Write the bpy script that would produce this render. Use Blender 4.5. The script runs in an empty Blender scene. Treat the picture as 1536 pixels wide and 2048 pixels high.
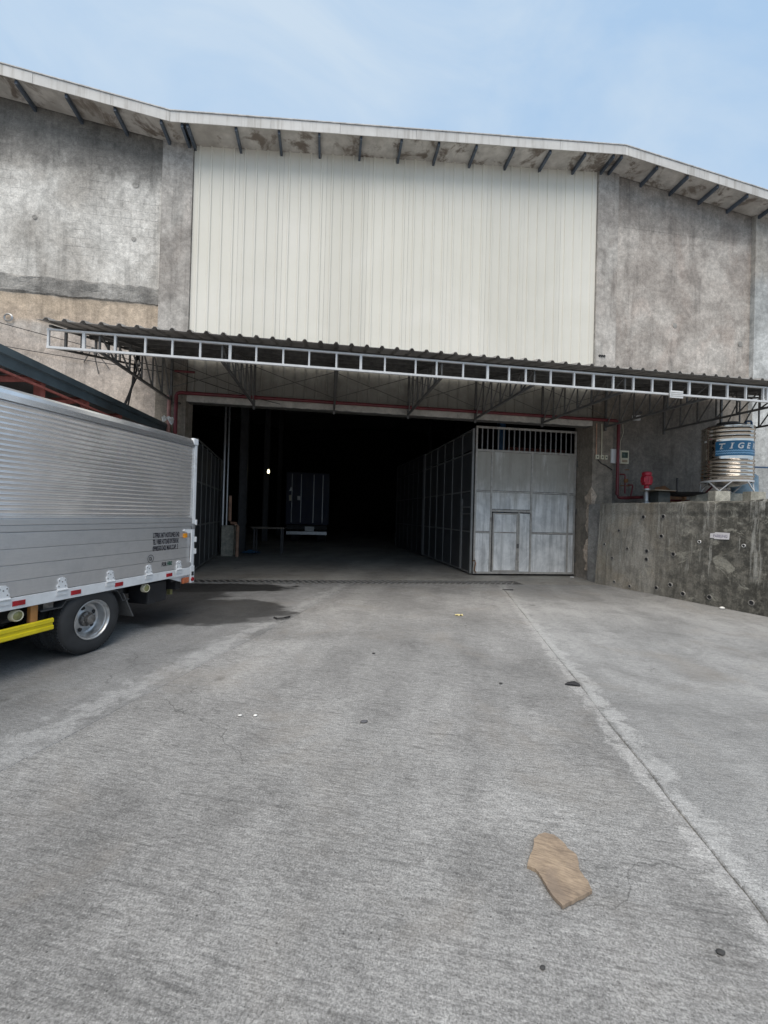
import bpy, bmesh, math, random
from mathutils import Vector, Matrix, noise as mnoise
R = math.radians
random.seed(7)
S = bpy.context.scene
COL = S.collection

# ------------------------------------------------------------------ camera
cam_d = bpy.data.cameras.new('camera')
cam = bpy.data.objects.new('camera', cam_d)
COL.objects.link(cam)
S.camera = cam
cam_d.sensor_fit = 'VERTICAL'
cam_d.sensor_height = 36.0
cam_d.lens = 820.0 / 2048.0 * 36.0
cam_d.clip_start = 0.05
cam_d.clip_end = 4000
phi, rho, pit = R(8), R(1.55), R(0.42)
f0 = Vector((math.sin(phi), math.cos(phi), 0)); r0 = Vector((math.cos(phi), -math.sin(phi), 0)); u0 = Vector((0, 0, 1))
fw = f0 * math.cos(pit) + u0 * math.sin(pit)
u1 = u0 * math.cos(pit) - f0 * math.sin(pit)
rt = r0 * math.cos(rho) + u1 * math.sin(rho)
up = u1 * math.cos(rho) - r0 * math.sin(rho)
m = Matrix.Identity(4)
for i in range(3):
    m[i][0], m[i][1], m[i][2] = rt[i], up[i], -fw[i]
m[2][3] = 1.65
cam.matrix_world = m
S.render.resolution_x, S.render.resolution_y = 768, 1024
S.view_settings.view_transform = 'Standard'
S.view_settings.look = 'None'
S.view_settings.exposure = 0.45
S.view_settings.gamma = 1.0
S.view_settings.use_curve_mapping = False
S.cycles.use_denoising = True
S.cycles.max_bounces = 8
S.cycles.diffuse_bounces = 4

# ------------------------------------------------------------------ sky and sun
SUN_EL, SUN_AZ = R(60), R(200)      # azimuth clockwise from +y
W = bpy.data.worlds.new('World')
S.world = W
W.use_nodes = True
wt = W.node_tree
bg = wt.nodes['Background']
bg.inputs['Strength'].default_value = 0.075
sky = wt.nodes.new('ShaderNodeTexSky')
sky.sky_type = 'NISHITA'
sky.sun_disc = False
sky.sun_elevation = SUN_EL
sky.sun_rotation = SUN_AZ
sky.air_density = 1.0; sky.dust_density = 1.5; sky.ozone_density = 1.2
tc = wt.nodes.new('ShaderNodeTexCoord')
mp = wt.nodes.new('ShaderNodeMapping'); mp.inputs['Scale'].default_value = (1.0, 1.0, 1.7)
nz = wt.nodes.new('ShaderNodeTexNoise'); nz.inputs['Scale'].default_value = 2.3
nz.inputs['Detail'].default_value = 6; nz.inputs['Roughness'].default_value = 0.55; nz.inputs['Distortion'].default_value = 0.9
wt.links.new(tc.outputs['Generated'], mp.inputs[0]); wt.links.new(mp.outputs[0], nz.inputs['Vector'])
cr = wt.nodes.new('ShaderNodeValToRGB')
cr.color_ramp.elements[0].position = 0.35; cr.color_ramp.elements[0].color = (4.6, 6.55, 9.0, 1)
cr.color_ramp.elements[1].position = 0.66; cr.color_ramp.elements[1].color = (6.6, 7.95, 9.35, 1)
wt.links.new(nz.outputs[0], cr.inputs[0])
mx = wt.nodes.new('ShaderNodeMix'); mx.data_type = 'RGBA'; mx.inputs[0].default_value = 0.86
wt.links.new(sky.outputs[0], mx.inputs[6]); wt.links.new(cr.outputs[0], mx.inputs[7])
wt.links.new(mx.outputs[2], bg.inputs['Color'])

sun_d = bpy.data.lights.new('sun', 'SUN')
sun_d.energy = 2.3; sun_d.angle = R(60); sun_d.color = (1.0, 0.89, 0.755)
sun = bpy.data.objects.new('sun', sun_d); COL.objects.link(sun)
sd = Vector((math.sin(SUN_AZ) * math.cos(SUN_EL), math.cos(SUN_AZ) * math.cos(SUN_EL), math.sin(SUN_EL)))
sun.rotation_euler = sd.to_track_quat('Z', 'Y').to_euler()

# ------------------------------------------------------------------ material helpers
class NT:
    def __init__(s, name):
        s.m = bpy.data.materials.new(name); s.m.use_nodes = True
        s.t = s.m.node_tree; s.b = s.t.nodes['Principled BSDF']
        s._c = None
    def n(s, kind, **kw):
        nd = s.t.nodes.new(kind)
        for k, v in kw.items(): setattr(nd, k, v)
        return nd
    def put(s, sock, v):
        if hasattr(v, 'is_linked'): s.t.links.new(v, sock)
        elif isinstance(v, (tuple, list)) and len(v) == 3 and sock.type == 'RGBA': sock.default_value = (*v, 1)
        else: sock.default_value = v
    def co(s):
        if s._c is None:
            c = s.n('ShaderNodeTexCoord'); oi = s.n('ShaderNodeObjectInfo')
            mul = s.n('ShaderNodeVectorMath', operation='SCALE'); mul.inputs[0].default_value = (1, 1, 1)
            ml = s.math('MULTIPLY', oi.outputs['Random'], 0.0)
            s.rnd = ml.node
            s.put(mul.inputs['Scale'], ml)
            ad = s.n('ShaderNodeVectorMath', operation='ADD')
            s.put(ad.inputs[0], c.outputs['Object']); s.put(ad.inputs[1], mul.outputs[0])
            s._c = ad.outputs[0]
        return s._c
    def map(s, scale=(1, 1, 1), rot=(0, 0, 0), loc=(0, 0, 0), vec=None):
        mpn = s.n('ShaderNodeMapping')
        s.put(mpn.inputs[0], vec or s.co())
        mpn.inputs['Scale'].default_value = scale; mpn.inputs['Rotation'].default_value = rot; mpn.inputs['Location'].default_value = loc
        return mpn.outputs[0]
    def noise(s, scale, detail=5, rough=0.55, dist=0.0, vec=None):
        nd = s.n('ShaderNodeTexNoise'); s.put(nd.inputs['Vector'], vec or s.co())
        nd.inputs['Scale'].default_value = scale; nd.inputs['Detail'].default_value = detail
        nd.inputs['Roughness'].default_value = rough; nd.inputs['Distortion'].default_value = dist
        return nd.outputs[0]
    def voro(s, scale, vec=None, feature='F1'):
        nd = s.n('ShaderNodeTexVoronoi', feature=feature); s.put(nd.inputs['Vector'], vec or s.co())
        nd.inputs['Scale'].default_value = scale
        return nd.outputs['Distance']
    def math(s, op, a, b=None, c=None, clamp=False):
        nd = s.n('ShaderNodeMath', operation=op); nd.use_clamp = clamp
        s.put(nd.inputs[0], a)
        if b is not None: s.put(nd.inputs[1], b)
        if c is not None: s.put(nd.inputs[2], c)
        return nd.outputs[0]
    def ramp(s, f, a, b, lo=0.0, hi=1.0):       # smooth remap a..b -> lo..hi
        nd = s.n('ShaderNodeMapRange', interpolation_type='SMOOTHSTEP')
        s.put(nd.inputs[0], f)
        for i, v in enumerate((a, b, lo, hi)): nd.inputs[i + 1].default_value = v
        return nd.outputs[0]
    def mix(s, f, a, b, blend='MIX'):
        nd = s.n('ShaderNodeMix', data_type='RGBA', blend_type=blend)
        s.put(nd.inputs[0], f); s.put(nd.inputs[6], a); s.put(nd.inputs[7], b)
        return nd.outputs[2]
    def xyz(s):
        nd = s.n('ShaderNodeSeparateXYZ'); c = s.n('ShaderNodeTexCoord'); s.put(nd.inputs[0], c.outputs['Object']); return nd.outputs
    def scale(s, col, f):                        # multiply a colour by a factor socket
        nd = s.n('ShaderNodeMix', data_type='RGBA', blend_type='MULTIPLY'); nd.inputs[0].default_value = 1
        cb = s.n('ShaderNodeCombineColor')
        for i in range(3): s.put(cb.inputs[i], f)
        s.put(nd.inputs[6], col); s.put(nd.inputs[7], cb.outputs[0])
        return nd.outputs[2]
    def bump(s, h, strength=0.3, dist=0.01, prev=None):
        nd = s.n('ShaderNodeBump'); nd.inputs['Strength'].default_value = strength; nd.inputs['Distance'].default_value = dist
        s.put(nd.inputs['Height'], h)
        if prev is not None: s.put(nd.inputs['Normal'], prev)
        s.t.links.new(nd.outputs[0], s.b.inputs['Normal'])
        return nd.outputs[0]
    def out(s, col, rough=0.8, metal=0.0, spec=None):
        s.put(s.b.inputs['Base Color'], col); s.put(s.b.inputs['Roughness'], rough); s.put(s.b.inputs['Metallic'], metal)
        if spec is not None: s.b.inputs['Specular IOR Level'].default_value = spec
        return s.m

def simple(name, col, rough=0.6, metal=0.0, var=0.25, vs=6.0, dirt=None, bump=0.0, rnd=0.0, spec=None):
    s = NT(name)
    n1 = s.noise(vs, 6, 0.65)
    s.rnd.inputs[1].default_value = rnd
    c = s.scale(col, s.ramp(n1, 0.3, 0.7, 1 - var, 1 + var))
    if dirt:
        n2 = s.noise(vs * 0.45, 7, 0.7, 0.4)
        c = s.mix(s.ramp(n2, 0.52, 0.72, 0, 0.7), c, dirt)
    rr = s.ramp(n1, 0.3, 0.7, rough * 0.85, min(1, rough * 1.15))
    if bump: s.bump(s.noise(vs * 6, 4), bump, 0.005)
    return s.out(c, rr, metal, spec)

def concrete(name, lo, hi, streak=0.35, fine=0.12, bump=0.5, warm=None, warm_amt=0.0, zones=None, courses=0.0, rnd=0.0):
    s = NT(name)
    big = s.noise(0.55, 8, 0.62, 0.6)
    s.rnd.inputs[1].default_value = rnd
    c = s.mix(s.ramp(big, 0.36, 0.66), lo, hi)
    if warm:
        w = s.noise(0.8, 6, 0.6, 0.8, s.map((1.3, 1.3, 0.6), loc=(5, 2, 9)))
        c = s.mix(s.ramp(w, 0.48, 0.7, 0, warm_amt), c, warm)
    z = s.xyz()[2]
    if zones:                                    # bands of weathering and of painted canopy shade: (z0, z1, tint, amount)
        wob = s.noise(1.2, 7, 0.7, 0.0, s.map((1.4, 1.4, 0.35)))
        zz = s.math('ADD', z, s.math('MULTIPLY_ADD', wob, 1.5, -0.75))
        zt = s.math('ADD', z, s.math('MULTIPLY_ADD', s.noise(3.0, 6), 0.22, -0.11))
        for (z0, z1, tint, amt, soft) in zones:
            q = zz if soft > 0.2 else zt
            a = s.math('MULTIPLY', s.ramp(q, z0 - soft, z0 + soft), s.ramp(q, z1 - soft, z1 + soft, 1, 0))
            c = s.mix(s.math('MULTIPLY', a, amt), c, tint)
    mid = s.noise(2.6, 8, 0.7, 0.5)
    c = s.scale(c, s.ramp(mid, 0.32, 0.70, 0.76, 1.18))
    gr_ = s.noise(9.0, 8, 0.75, 0.3)
    c = s.scale(c, s.ramp(gr_, 0.3, 0.7, 0.80, 1.18))
    sc_ = s.noise(1.0, 7, 0.72, 0.3, s.map((2.5, 2.5, 16), loc=(2, 5, 1)))
    c = s.scale(c, s.ramp(sc_, 0.56, 0.72, 1.0, 0.84))
    st = s.noise(1.0, 9, 0.74, 0.2, s.map((4.5, 4.5, 0.3)))
    c = s.scale(c, s.ramp(st, 0.48, 0.70, 1.06, 1.06 - streak))
    fn = s.noise(34, 5, 0.7)
    c = s.scale(c, s.ramp(fn, 0.28, 0.72, 1 - 1.5 * fine, 1 + 1.5 * fine))
    h = s.math('ADD', s.math('MULTIPLY', mid, 1.0), s.math('MULTIPLY', fn, 0.3))
    nb = s.bump(h, bump, 0.03)
    if courses:                                  # faint block courses under a thin smear of mortar
        br = s.n('ShaderNodeTexBrick'); br.inputs['Scale'].default_value = 1.0
        br.inputs['Mortar Size'].default_value = 0.012; br.inputs['Brick Width'].default_value = 0.4; br.inputs['Row Height'].default_value = 0.2
        br.inputs['Mortar Smooth'].default_value = 0.6
        wv = s.n('ShaderNodeVectorMath', operation='ADD')
        cb = s.n('ShaderNodeCombineXYZ'); X = s.xyz(); s.put(cb.inputs[0], X[0]); s.put(cb.inputs[1], X[2])
        wob2 = s.n('ShaderNodeTexNoise'); wob2.inputs['Scale'].default_value = 5; s.put(wob2.inputs['Vector'], s.co())
        sc = s.n('ShaderNodeVectorMath', operation='SCALE'); sc.inputs['Scale'].default_value = 0.05
        s.put(sc.inputs[0], wob2.outputs['Color'])
        s.put(wv.inputs[0], cb.outputs[0]); s.put(wv.inputs[1], sc.outputs[0]); s.put(br.inputs['Vector'], wv.outputs[0])
        br.inputs['Color1'].default_value = (0, 0, 0, 1); br.inputs['Color2'].default_value = (0, 0, 0, 1); br.inputs['Mortar'].default_value = (1, 1, 1, 1)
        gate = s.ramp(s.noise(1.1, 5, 0.6, 0.3, s.map((1, 1, 1), loc=(3, 8, 1))), 0.42, 0.62)
        mo = s.math('MULTIPLY', s.math('MULTIPLY', br.outputs[0], gate), s.ramp(z, 6.9, 7.0))
        c = s.scale(c, s.math('SUBTRACT', 1.0, s.math('MULTIPLY', mo, 0.16)))
        s.bump(s.math('SUBTRACT', 1.0, mo), 0.6, 0.012, nb)
    return s.out(c, 0.9)

# ------------------------------------------------------------------ mesh helpers
ORG = {}
class MB:
    def __init__(s): s.v = []; s.f = []
    def add(s, vs, fs):
        k = len(s.v); s.v += [tuple(v) for v in vs]; s.f += [tuple(i + k for i in f) for f in fs]; return s
    def box(s, x0, x1, y0, y1, z0, z1):
        return s.add([(x0, y0, z0), (x1, y0, z0), (x1, y1, z0), (x0, y1, z0), (x0, y0, z1), (x1, y0, z1), (x1, y1, z1), (x0, y1, z1)],
                     [(0, 3, 2, 1), (4, 5, 6, 7), (0, 1, 5, 4), (1, 2, 6, 5), (2, 3, 7, 6), (3, 0, 4, 7)])
    def bar(s, p, q, w=0.04, h=None, upv=(0, 0, 1)):
        p, q = Vector(p), Vector(q); h = h or w; d = (q - p).normalized(); U = Vector(upv)
        if abs(d.dot(U)) > 0.95: U = Vector((0, 1, 0))
        sd_ = d.cross(U).normalized(); U = sd_.cross(d).normalized()
        vs = [e + sd_ * (a * w / 2) + U * (b * h / 2) for e in (p, q) for a, b in ((-1, -1), (1, -1), (1, 1), (-1, 1))]
        return s.add(vs, [(0, 1, 2, 3), (7, 6, 5, 4), (0, 4, 5, 1), (1, 5, 6, 2), (2, 6, 7, 3), (3, 7, 4, 0)])
    def tube(s, pts, r, n=8, cap=True):
        pts = [Vector(p) for p in pts]; rings = []
        for i, p in enumerate(pts):
            d = (pts[min(i + 1, len(pts) - 1)] - pts[max(i - 1, 0)]).normalized()
            U = Vector((0, 0, 1)) if abs(d.z) < 0.9 else Vector((0, 1, 0))
            a = d.cross(U).normalized(); b = a.cross(d)
            rr = r[i] if isinstance(r, (list, tuple)) else r
            rings.append([p + a * (rr * math.cos(2 * math.pi * k / n)) + b * (rr * math.sin(2 * math.pi * k / n)) for k in range(n)])
        vs = [v for g in rings for v in g]; fs = []
        for i in range(len(pts) - 1):
            for k in range(n):
                k2 = (k + 1) % n; fs.append((i * n + k, i * n + k2, (i + 1) * n + k2, (i + 1) * n + k))
        if cap: fs += [tuple(range(n))[::-1], tuple(range((len(pts) - 1) * n, len(pts) * n))]
        return s.add(vs, fs)
    def lathe(s, prof, c=(0, 0, 0), axis=(0, 0, 1), n=32, a0=0.0, a1=2 * math.pi):
        ax = Vector(axis).normalized(); U = Vector((1, 0, 0)) if abs(ax.x) < 0.9 else Vector((0, 1, 0))
        if abs(ax.z) > 0.99: e1, e2 = Vector((1, 0, 0)), Vector((0, 1, 0))
        else: e1 = ax.cross(U).normalized(); e2 = ax.cross(e1)
        full = abs(a1 - a0 - 2 * math.pi) < 1e-6; m_ = n if full else n + 1; c = Vector(c)
        vs = [c + ax * h + (e1 * math.cos(a0 + (a1 - a0) * k / n) + e2 * math.sin(a0 + (a1 - a0) * k / n)) * r for r, h in prof for k in range(m_)]
        fs = []
        for i in range(len(prof) - 1):
            for k in range(n):
                k2 = (k + 1) % m_; fs.append((i * m_ + k, i * m_ + k2, (i + 1) * m_ + k2, (i + 1) * m_ + k))
        return s.add(vs, fs)
    def prism(s, poly, d, origin=(0, 0, 0), ex=(1, 0, 0), ey=(0, 0, 1), ez=(0, 1, 0)):
        o, ex, ey, ez = Vector(origin), Vector(ex), Vector(ey), Vector(ez); n = len(poly)
        vs = [o + ex * a + ey * b for a, b in poly] + [o + ex * a + ey * b + ez * d for a, b in poly]
        return s.add(vs, [tuple(range(n)), tuple(range(n, 2 * n))[::-1]] + [(i, (i + 1) % n, (i + 1) % n + n, i + n)[::-1] for i in range(n)])
    def grid(s, fn, nu, nv):
        vs = [fn(i / nu, j / nv) for j in range(nv + 1) for i in range(nu + 1)]
        return s.add(vs, [(j * (nu + 1) + i, j * (nu + 1) + i + 1, (j + 1) * (nu + 1) + i + 1, (j + 1) * (nu + 1) + i) for j in range(nv) for i in range(nu)])
    def mesh(s, name, mat, smooth=False, bevel=0.0):
        me = bpy.data.meshes.new(name); me.from_pydata(s.v, [], s.f)
        bm = bmesh.new(); bm.from_mesh(me)
        bmesh.ops.recalc_face_normals(bm, faces=bm.faces)
        if bevel: bmesh.ops.bevel(bm, geom=[e for e in bm.edges if len(e.link_faces) == 2 and e.calc_face_angle(0) > 0.6], offset=bevel, segments=2, affect='EDGES', profile=0.6)
        bm.to_mesh(me); bm.free()
        if mat: me.materials.append(mat)
        if smooth:
            me.polygons.foreach_set('use_smooth', [True] * len(me.polygons))
            try: me.set_sharp_from_angle(angle=R(35))
            except Exception: pass
        me.update()
        return me
    def build(s, name, mat, parent=None, smooth=False, bevel=0.0, label=None):
        return link(name, s.mesh(name, mat, smooth, bevel), parent, label=label)

def link(name, me, parent=None, loc=(0, 0, 0), label=None):
    o = bpy.data.objects.new(name, me); COL.objects.link(o)
    o.location = loc
    if parent is not None:
        o.parent = parent
        o.location = Vector(loc) - ORG.get(parent.name, Vector((0, 0, 0)))
    ORG[o.name] = Vector(loc)
    if label: o['label'] = label
    return o

def tag(o, label=None, cat=None, group=None, kind=None):
    if label: o['label'] = label
    if cat: o['category'] = cat
    if group: o['group'] = group
    if kind: o['kind'] = kind
    return o

def thing(name, label, cat, loc=(0, 0, 0), group=None, rz=0.0):
    o = bpy.data.objects.new(name, None); COL.objects.link(o); o.location = loc; o.rotation_euler = (0, 0, rz)
    o.empty_display_size = 0.2
    ORG[o.name] = Vector(loc)
    return tag(o, label, cat, group)

def B(*a): return MB().box(*a)

def text_mesh(body, size, shear=0.0, bold=0.0, sx=1.0):
    cu = bpy.data.curves.new('lettering', 'FONT'); cu.body = body; cu.size = size; cu.shear = shear; cu.offset = bold
    cu.align_x = 'LEFT'; cu.fill_mode = 'FRONT'; cu.resolution_u = 3
    ob = bpy.data.objects.new('lettering', cu); COL.objects.link(ob)
    bpy.context.view_layer.update()
    me = bpy.data.meshes.new_from_object(ob.evaluated_get(bpy.context.evaluated_depsgraph_get()))
    bpy.data.objects.remove(ob); bpy.data.curves.remove(cu)
    for v in me.vertices: v.co.x *= sx
    return me

def N3(x, y, z, sc): return mnoise.fractal(Vector((x * sc, y * sc, z * sc)), 0.9, 2.0, 5)

# ------------------------------------------------------------------ materials
M = {}
M['conc_left'] = concrete('left_wall_concrete', (0.43, 0.405, 0.37), (0.67, 0.65, 0.61), 0.30, 0.12, 0.7,
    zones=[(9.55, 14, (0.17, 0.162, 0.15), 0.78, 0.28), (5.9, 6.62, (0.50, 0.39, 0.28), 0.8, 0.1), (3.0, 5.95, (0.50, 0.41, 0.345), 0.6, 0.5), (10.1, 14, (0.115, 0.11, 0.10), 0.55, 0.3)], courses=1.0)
M['conc_band'] = concrete('bond_beam_concrete', (0.22, 0.21, 0.195), (0.40, 0.385, 0.36), 0.3, 0.15, 0.9)
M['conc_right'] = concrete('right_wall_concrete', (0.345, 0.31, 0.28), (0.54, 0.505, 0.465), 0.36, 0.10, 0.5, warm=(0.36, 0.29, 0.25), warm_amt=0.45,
    zones=[(9.98, 14, (0.21, 0.195, 0.18), 0.6, 0.12), (0, 5.9, (0.155, 0.138, 0.118), 0.85, 0.4)])  # low band paints the canopy's shade into the wall colour
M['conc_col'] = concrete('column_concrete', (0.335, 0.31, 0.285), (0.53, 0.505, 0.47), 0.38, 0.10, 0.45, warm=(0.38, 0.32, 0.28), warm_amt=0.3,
    zones=[(9.6, 14, (0.22, 0.21, 0.2), 0.5, 0.3), (0, 5.2, (0.215, 0.178, 0.135), 0.8, 0.5)], rnd=20)  # low band turns the column darker and browner
M['conc_pale'] = concrete('pale_column_concrete', (0.36, 0.37, 0.365), (0.56, 0.57, 0.56), 0.2, 0.08, 0.4, zones=[(9.0, 14, (0.36, 0.33, 0.29), 0.8, 0.4)])
M['conc_block'] = concrete('block_concrete', (0.36, 0.34, 0.28), (0.52, 0.49, 0.41), 0.2, 0.12, 0.5, rnd=30)
M['conc_dark'] = concrete('interior_concrete', (0.05, 0.05, 0.05), (0.09, 0.09, 0.085), 0.2, 0.1, 0.3)
M['plaster'] = concrete('broken_plaster', (0.46, 0.37, 0.29), (0.66, 0.55, 0.45), 0.1, 0.16, 0.9)

def soffit_mat():
    s = NT('stained_soffit_board')
    c = s.scale((0.52, 0.50, 0.47), s.ramp(s.noise(3.5, 6, 0.65), 0.3, 0.7, 0.8, 1.15))
    s.rnd.inputs[1].default_value = 40
    n = s.noise(1.7, 9, 0.66, 0.45)
    c = s.mix(s.ramp(n, 0.50, 0.62, 0, 0.85), c, (0.12, 0.09, 0.068))
    c = s.mix(s.ramp(s.noise(0.7, 3), 0.45, 0.6, 0, 0.35), c, (0.25, 0.22, 0.19))
    return s.out(c, 0.9)
M['soffit'] = soffit_mat()
def fascia_mat():
    s = NT('weathered_white_fascia')
    st = s.noise(1.0, 6, 0.7, 0.1, s.map((9, 9, 0.5)))
    s.rnd.inputs[1].default_value = 15
    c = s.mix(s.ramp(st, 0.45, 0.75), (0.60, 0.595, 0.58), (0.40, 0.385, 0.36))
    c = s.scale(c, s.ramp(s.noise(1.1, 6, 0.6), 0.3, 0.7, 0.86, 1.08))
    return s.out(c, 0.7)
M['fascia'] = fascia_mat()
def clad_mat():
    s = NT('cream_metal_cladding')
    n = s.noise(0.35, 6, 0.6, 0.4)
    c = s.mix(s.ramp(n, 0.3, 0.7), (0.68, 0.66, 0.585), (0.745, 0.725, 0.66))
    st = s.noise(1.0, 6, 0.7, 0.1, s.map((14, 14, 0.35)))
    c = s.scale(c, s.ramp(st, 0.55, 0.8, 1.0, 0.86))
    spot = s.voro(3.0, s.map((1, 0.2, 1.0)))
    c = s.scale(c, s.ramp(spot, 0.012, 0.02, 0.72, 1.0))
    z = s.xyz()[2]                               # canopy shade painted into the foot of the cladding
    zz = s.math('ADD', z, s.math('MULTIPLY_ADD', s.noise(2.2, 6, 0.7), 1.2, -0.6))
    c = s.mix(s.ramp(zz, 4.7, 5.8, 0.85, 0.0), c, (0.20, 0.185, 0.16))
    oi = s.n('ShaderNodeObjectInfo'); c = s.scale(c, s.math('MULTIPLY_ADD', oi.outputs['Random'], 0.07, 0.955))
    return s.out(c, s.ramp(n, 0.3, 0.7, 0.42, 0.55), 0.0, 0.4)
M['clad'] = clad_mat()
M['flash'] = simple('dirty_cream_flashing', (0.50, 0.47, 0.42), 0.6, 0, 0.2, 5, dirt=(0.16, 0.14, 0.12))
M['batten'] = simple('blue_grey_steel', (0.075, 0.095, 0.125), 0.5, 0.0, 0.3, 4, rnd=10)
M['roof'] = simple('roof_sheet_grey', (0.5, 0.5, 0.5), 0.6, 0.0)
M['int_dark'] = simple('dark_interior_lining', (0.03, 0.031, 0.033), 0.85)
M['int_steel'] = simple('interior_steel', (0.07, 0.07, 0.075), 0.6)
M['white_steel'] = simple('white_painted_steel', (0.66, 0.665, 0.67), 0.45, 0, 0.07, 9, rnd=10)
M['dark_steel'] = simple('dark_grey_steel', (0.115, 0.112, 0.108), 0.6, 0, 0.3, 9)
M['canopy_roof'] = simple('brown_grey_canopy_sheet', (0.29, 0.275, 0.26), 0.6, 0, 0.2, 3, rnd=10)
M['red_pipe'] = simple('dark_red_pipe_paint', (0.15, 0.022, 0.028), 0.45, 0, 0.2, 8)
M['red_pump'] = simple('bright_red_enamel', (0.42, 0.015, 0.035), 0.3, 0, 0.1, 8)
M['red_primer'] = simple('red_oxide_primer', (0.30, 0.09, 0.07), 0.6, 0, 0.25, 5)
M['shed_gutter'] = simple('slate_green_gutter', (0.075, 0.098, 0.108), 0.45, 0, 0.22, 2.5, dirt=(0.05, 0.055, 0.055))
M['black'] = simple('black_rubber_plastic', (0.02, 0.02, 0.022), 0.6, 0, 0.3)
M['tyre'] = simple('worn_tyre_rubber', (0.032, 0.033, 0.035), 0.8, 0, 0.25, 7, bump=0.2)
M['chassis'] = simple('black_chassis', (0.022, 0.022, 0.024), 0.65, 0, 0.4, 4)
M['steel'] = simple('galvanised_steel', (0.42, 0.43, 0.44), 0.4, 0.8, 0.15, 8)
M['rim'] = simple('silver_wheel_paint', (0.52, 0.53, 0.54), 0.33, 0.75, 0.12, 10, dirt=(0.16, 0.14, 0.12))
M['hub'] = simple('greasy_hub_iron', (0.20, 0.19, 0.18), 0.5, 0.6, 0.35, 16)
M['rust'] = simple('rusty_iron', (0.20, 0.095, 0.04), 0.85, 0, 0.4, 5, dirt=(0.07, 0.045, 0.03))
M['cream'] = simple('cream_plastic', (0.62, 0.58, 0.44), 0.5, 0, 0.08)
M['white_pl'] = simple('white_plastic', (0.70, 0.71, 0.71), 0.45, 0, 0.06)
M['yellow'] = simple('yellow_guard_paint', (0.72, 0.58, 0.012), 0.35, 0, 0.1, 5, dirt=(0.42, 0.33, 0.03))
M['amber'] = simple('amber_lens', (0.75, 0.30, 0.02), 0.25)
M['redlens'] = simple('red_reflector', (0.33, 0.006, 0.015), 0.2)
M['orange'] = simple('faded_orange_lens', (0.55, 0.16, 0.07), 0.35)
M['lamp_glass'] = simple('greenish_lamp_lens', (0.24, 0.235, 0.10), 0.2)
M['copper'] = simple('orange_primer_bracket', (0.36, 0.165, 0.05), 0.5)
M['ink'] = simple('black_ink', (0.025, 0.025, 0.035), 0.6)
M['greenink'] = simple('green_ink', (0.03, 0.10, 0.07), 0.6)
M['paper'] = simple('white_card', (0.66, 0.64, 0.66), 0.7, 0, 0.12, 40)
M['purple_ink'] = simple('purple_ink', (0.13, 0.11, 0.19), 0.7)
M['blue'] = simple('label_blue', (0.012, 0.13, 0.27), 0.35, 0, 0.1)
M['lightblue'] = simple('label_light_blue', (0.30, 0.55, 0.80), 0.35, 0, 0.1)
M['blue_pl'] = simple('blue_plastic', (0.03, 0.10, 0.22), 0.45)
M['blue_tarp'] = simple('blue_tarp', (0.05, 0.14, 0.26), 0.5)
M['cont_blue'] = simple('container_blue_paint', (0.018, 0.025, 0.055), 0.6, 0, 0.2, 2)
M['wood'] = simple('grey_table_wood', (0.22, 0.19, 0.16), 0.7, 0, 0.2)
M['screen'] = simple('green_grey_screen', (0.06, 0.09, 0.075), 0.25)
M['pinkpipe'] = simple('orange_pink_conduit', (0.50, 0.29, 0.20), 0.55)
M['foam'] = simple('white_foam', (0.78, 0.78, 0.76), 0.8)
M['litter_y'] = simple('pale_yellow_paper', (0.72, 0.62, 0.30), 0.8)

def gate_mat(name, k):
    s = NT(name)
    z = s.xyz()[2]
    n = s.noise(2.4, 8, 0.68, 0.5)
    s.rnd.inputs[1].default_value = 12
    c = s.mix(s.ramp(n, 0.32, 0.68), (0.60 * k, 0.61 * k, 0.61 * k), (0.86 * k, 0.86 * k, 0.85 * k))
    st = s.noise(1.0, 7, 0.7, 0.1, s.map((7, 7, 0.5)))
    c = s.scale(c, s.ramp(st, 0.42, 0.66, 1.06, 0.70))
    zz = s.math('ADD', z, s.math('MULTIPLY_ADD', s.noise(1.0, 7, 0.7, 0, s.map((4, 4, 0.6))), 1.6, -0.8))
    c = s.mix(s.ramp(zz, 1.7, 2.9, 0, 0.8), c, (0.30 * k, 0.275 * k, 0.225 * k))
    pw = s.noise(1.0, 6, 0.6, 0.1, s.map((2.2, 2.2, 0.45), loc=(1.3, 0, 0.4)))
    c = s.mix(s.ramp(pw, 0.60, 0.68, 0, 0.55), c, (0.66 * k, 0.66 * k, 0.64 * k))
    sp = s.noise(16, 6, 0.7)
    c = s.mix(s.ramp(sp, 0.64, 0.74, 0, 0.5), c, (0.16, 0.12, 0.09))
    return s.out(c, 0.5, 0.0)
M['gate_sheet'] = gate_mat('grey_gate_sheet', 1.0)
M['gate_frame'] = simple('grey_gate_frame', (0.42, 0.40, 0.37), 0.5, 0.0, 0.2, 6, dirt=(0.15, 0.12, 0.095))
M['gate_shaded'] = simple('shaded_gate_sheet', (0.085, 0.088, 0.092), 0.5, 0.2, 0.25, 2.2)  # same gate paint, with the bay's shade put into its colour
M['gate_edge'] = simple('inner_gate_frame', (0.26, 0.26, 0.255), 0.5, 0.2, 0.15)

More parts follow.
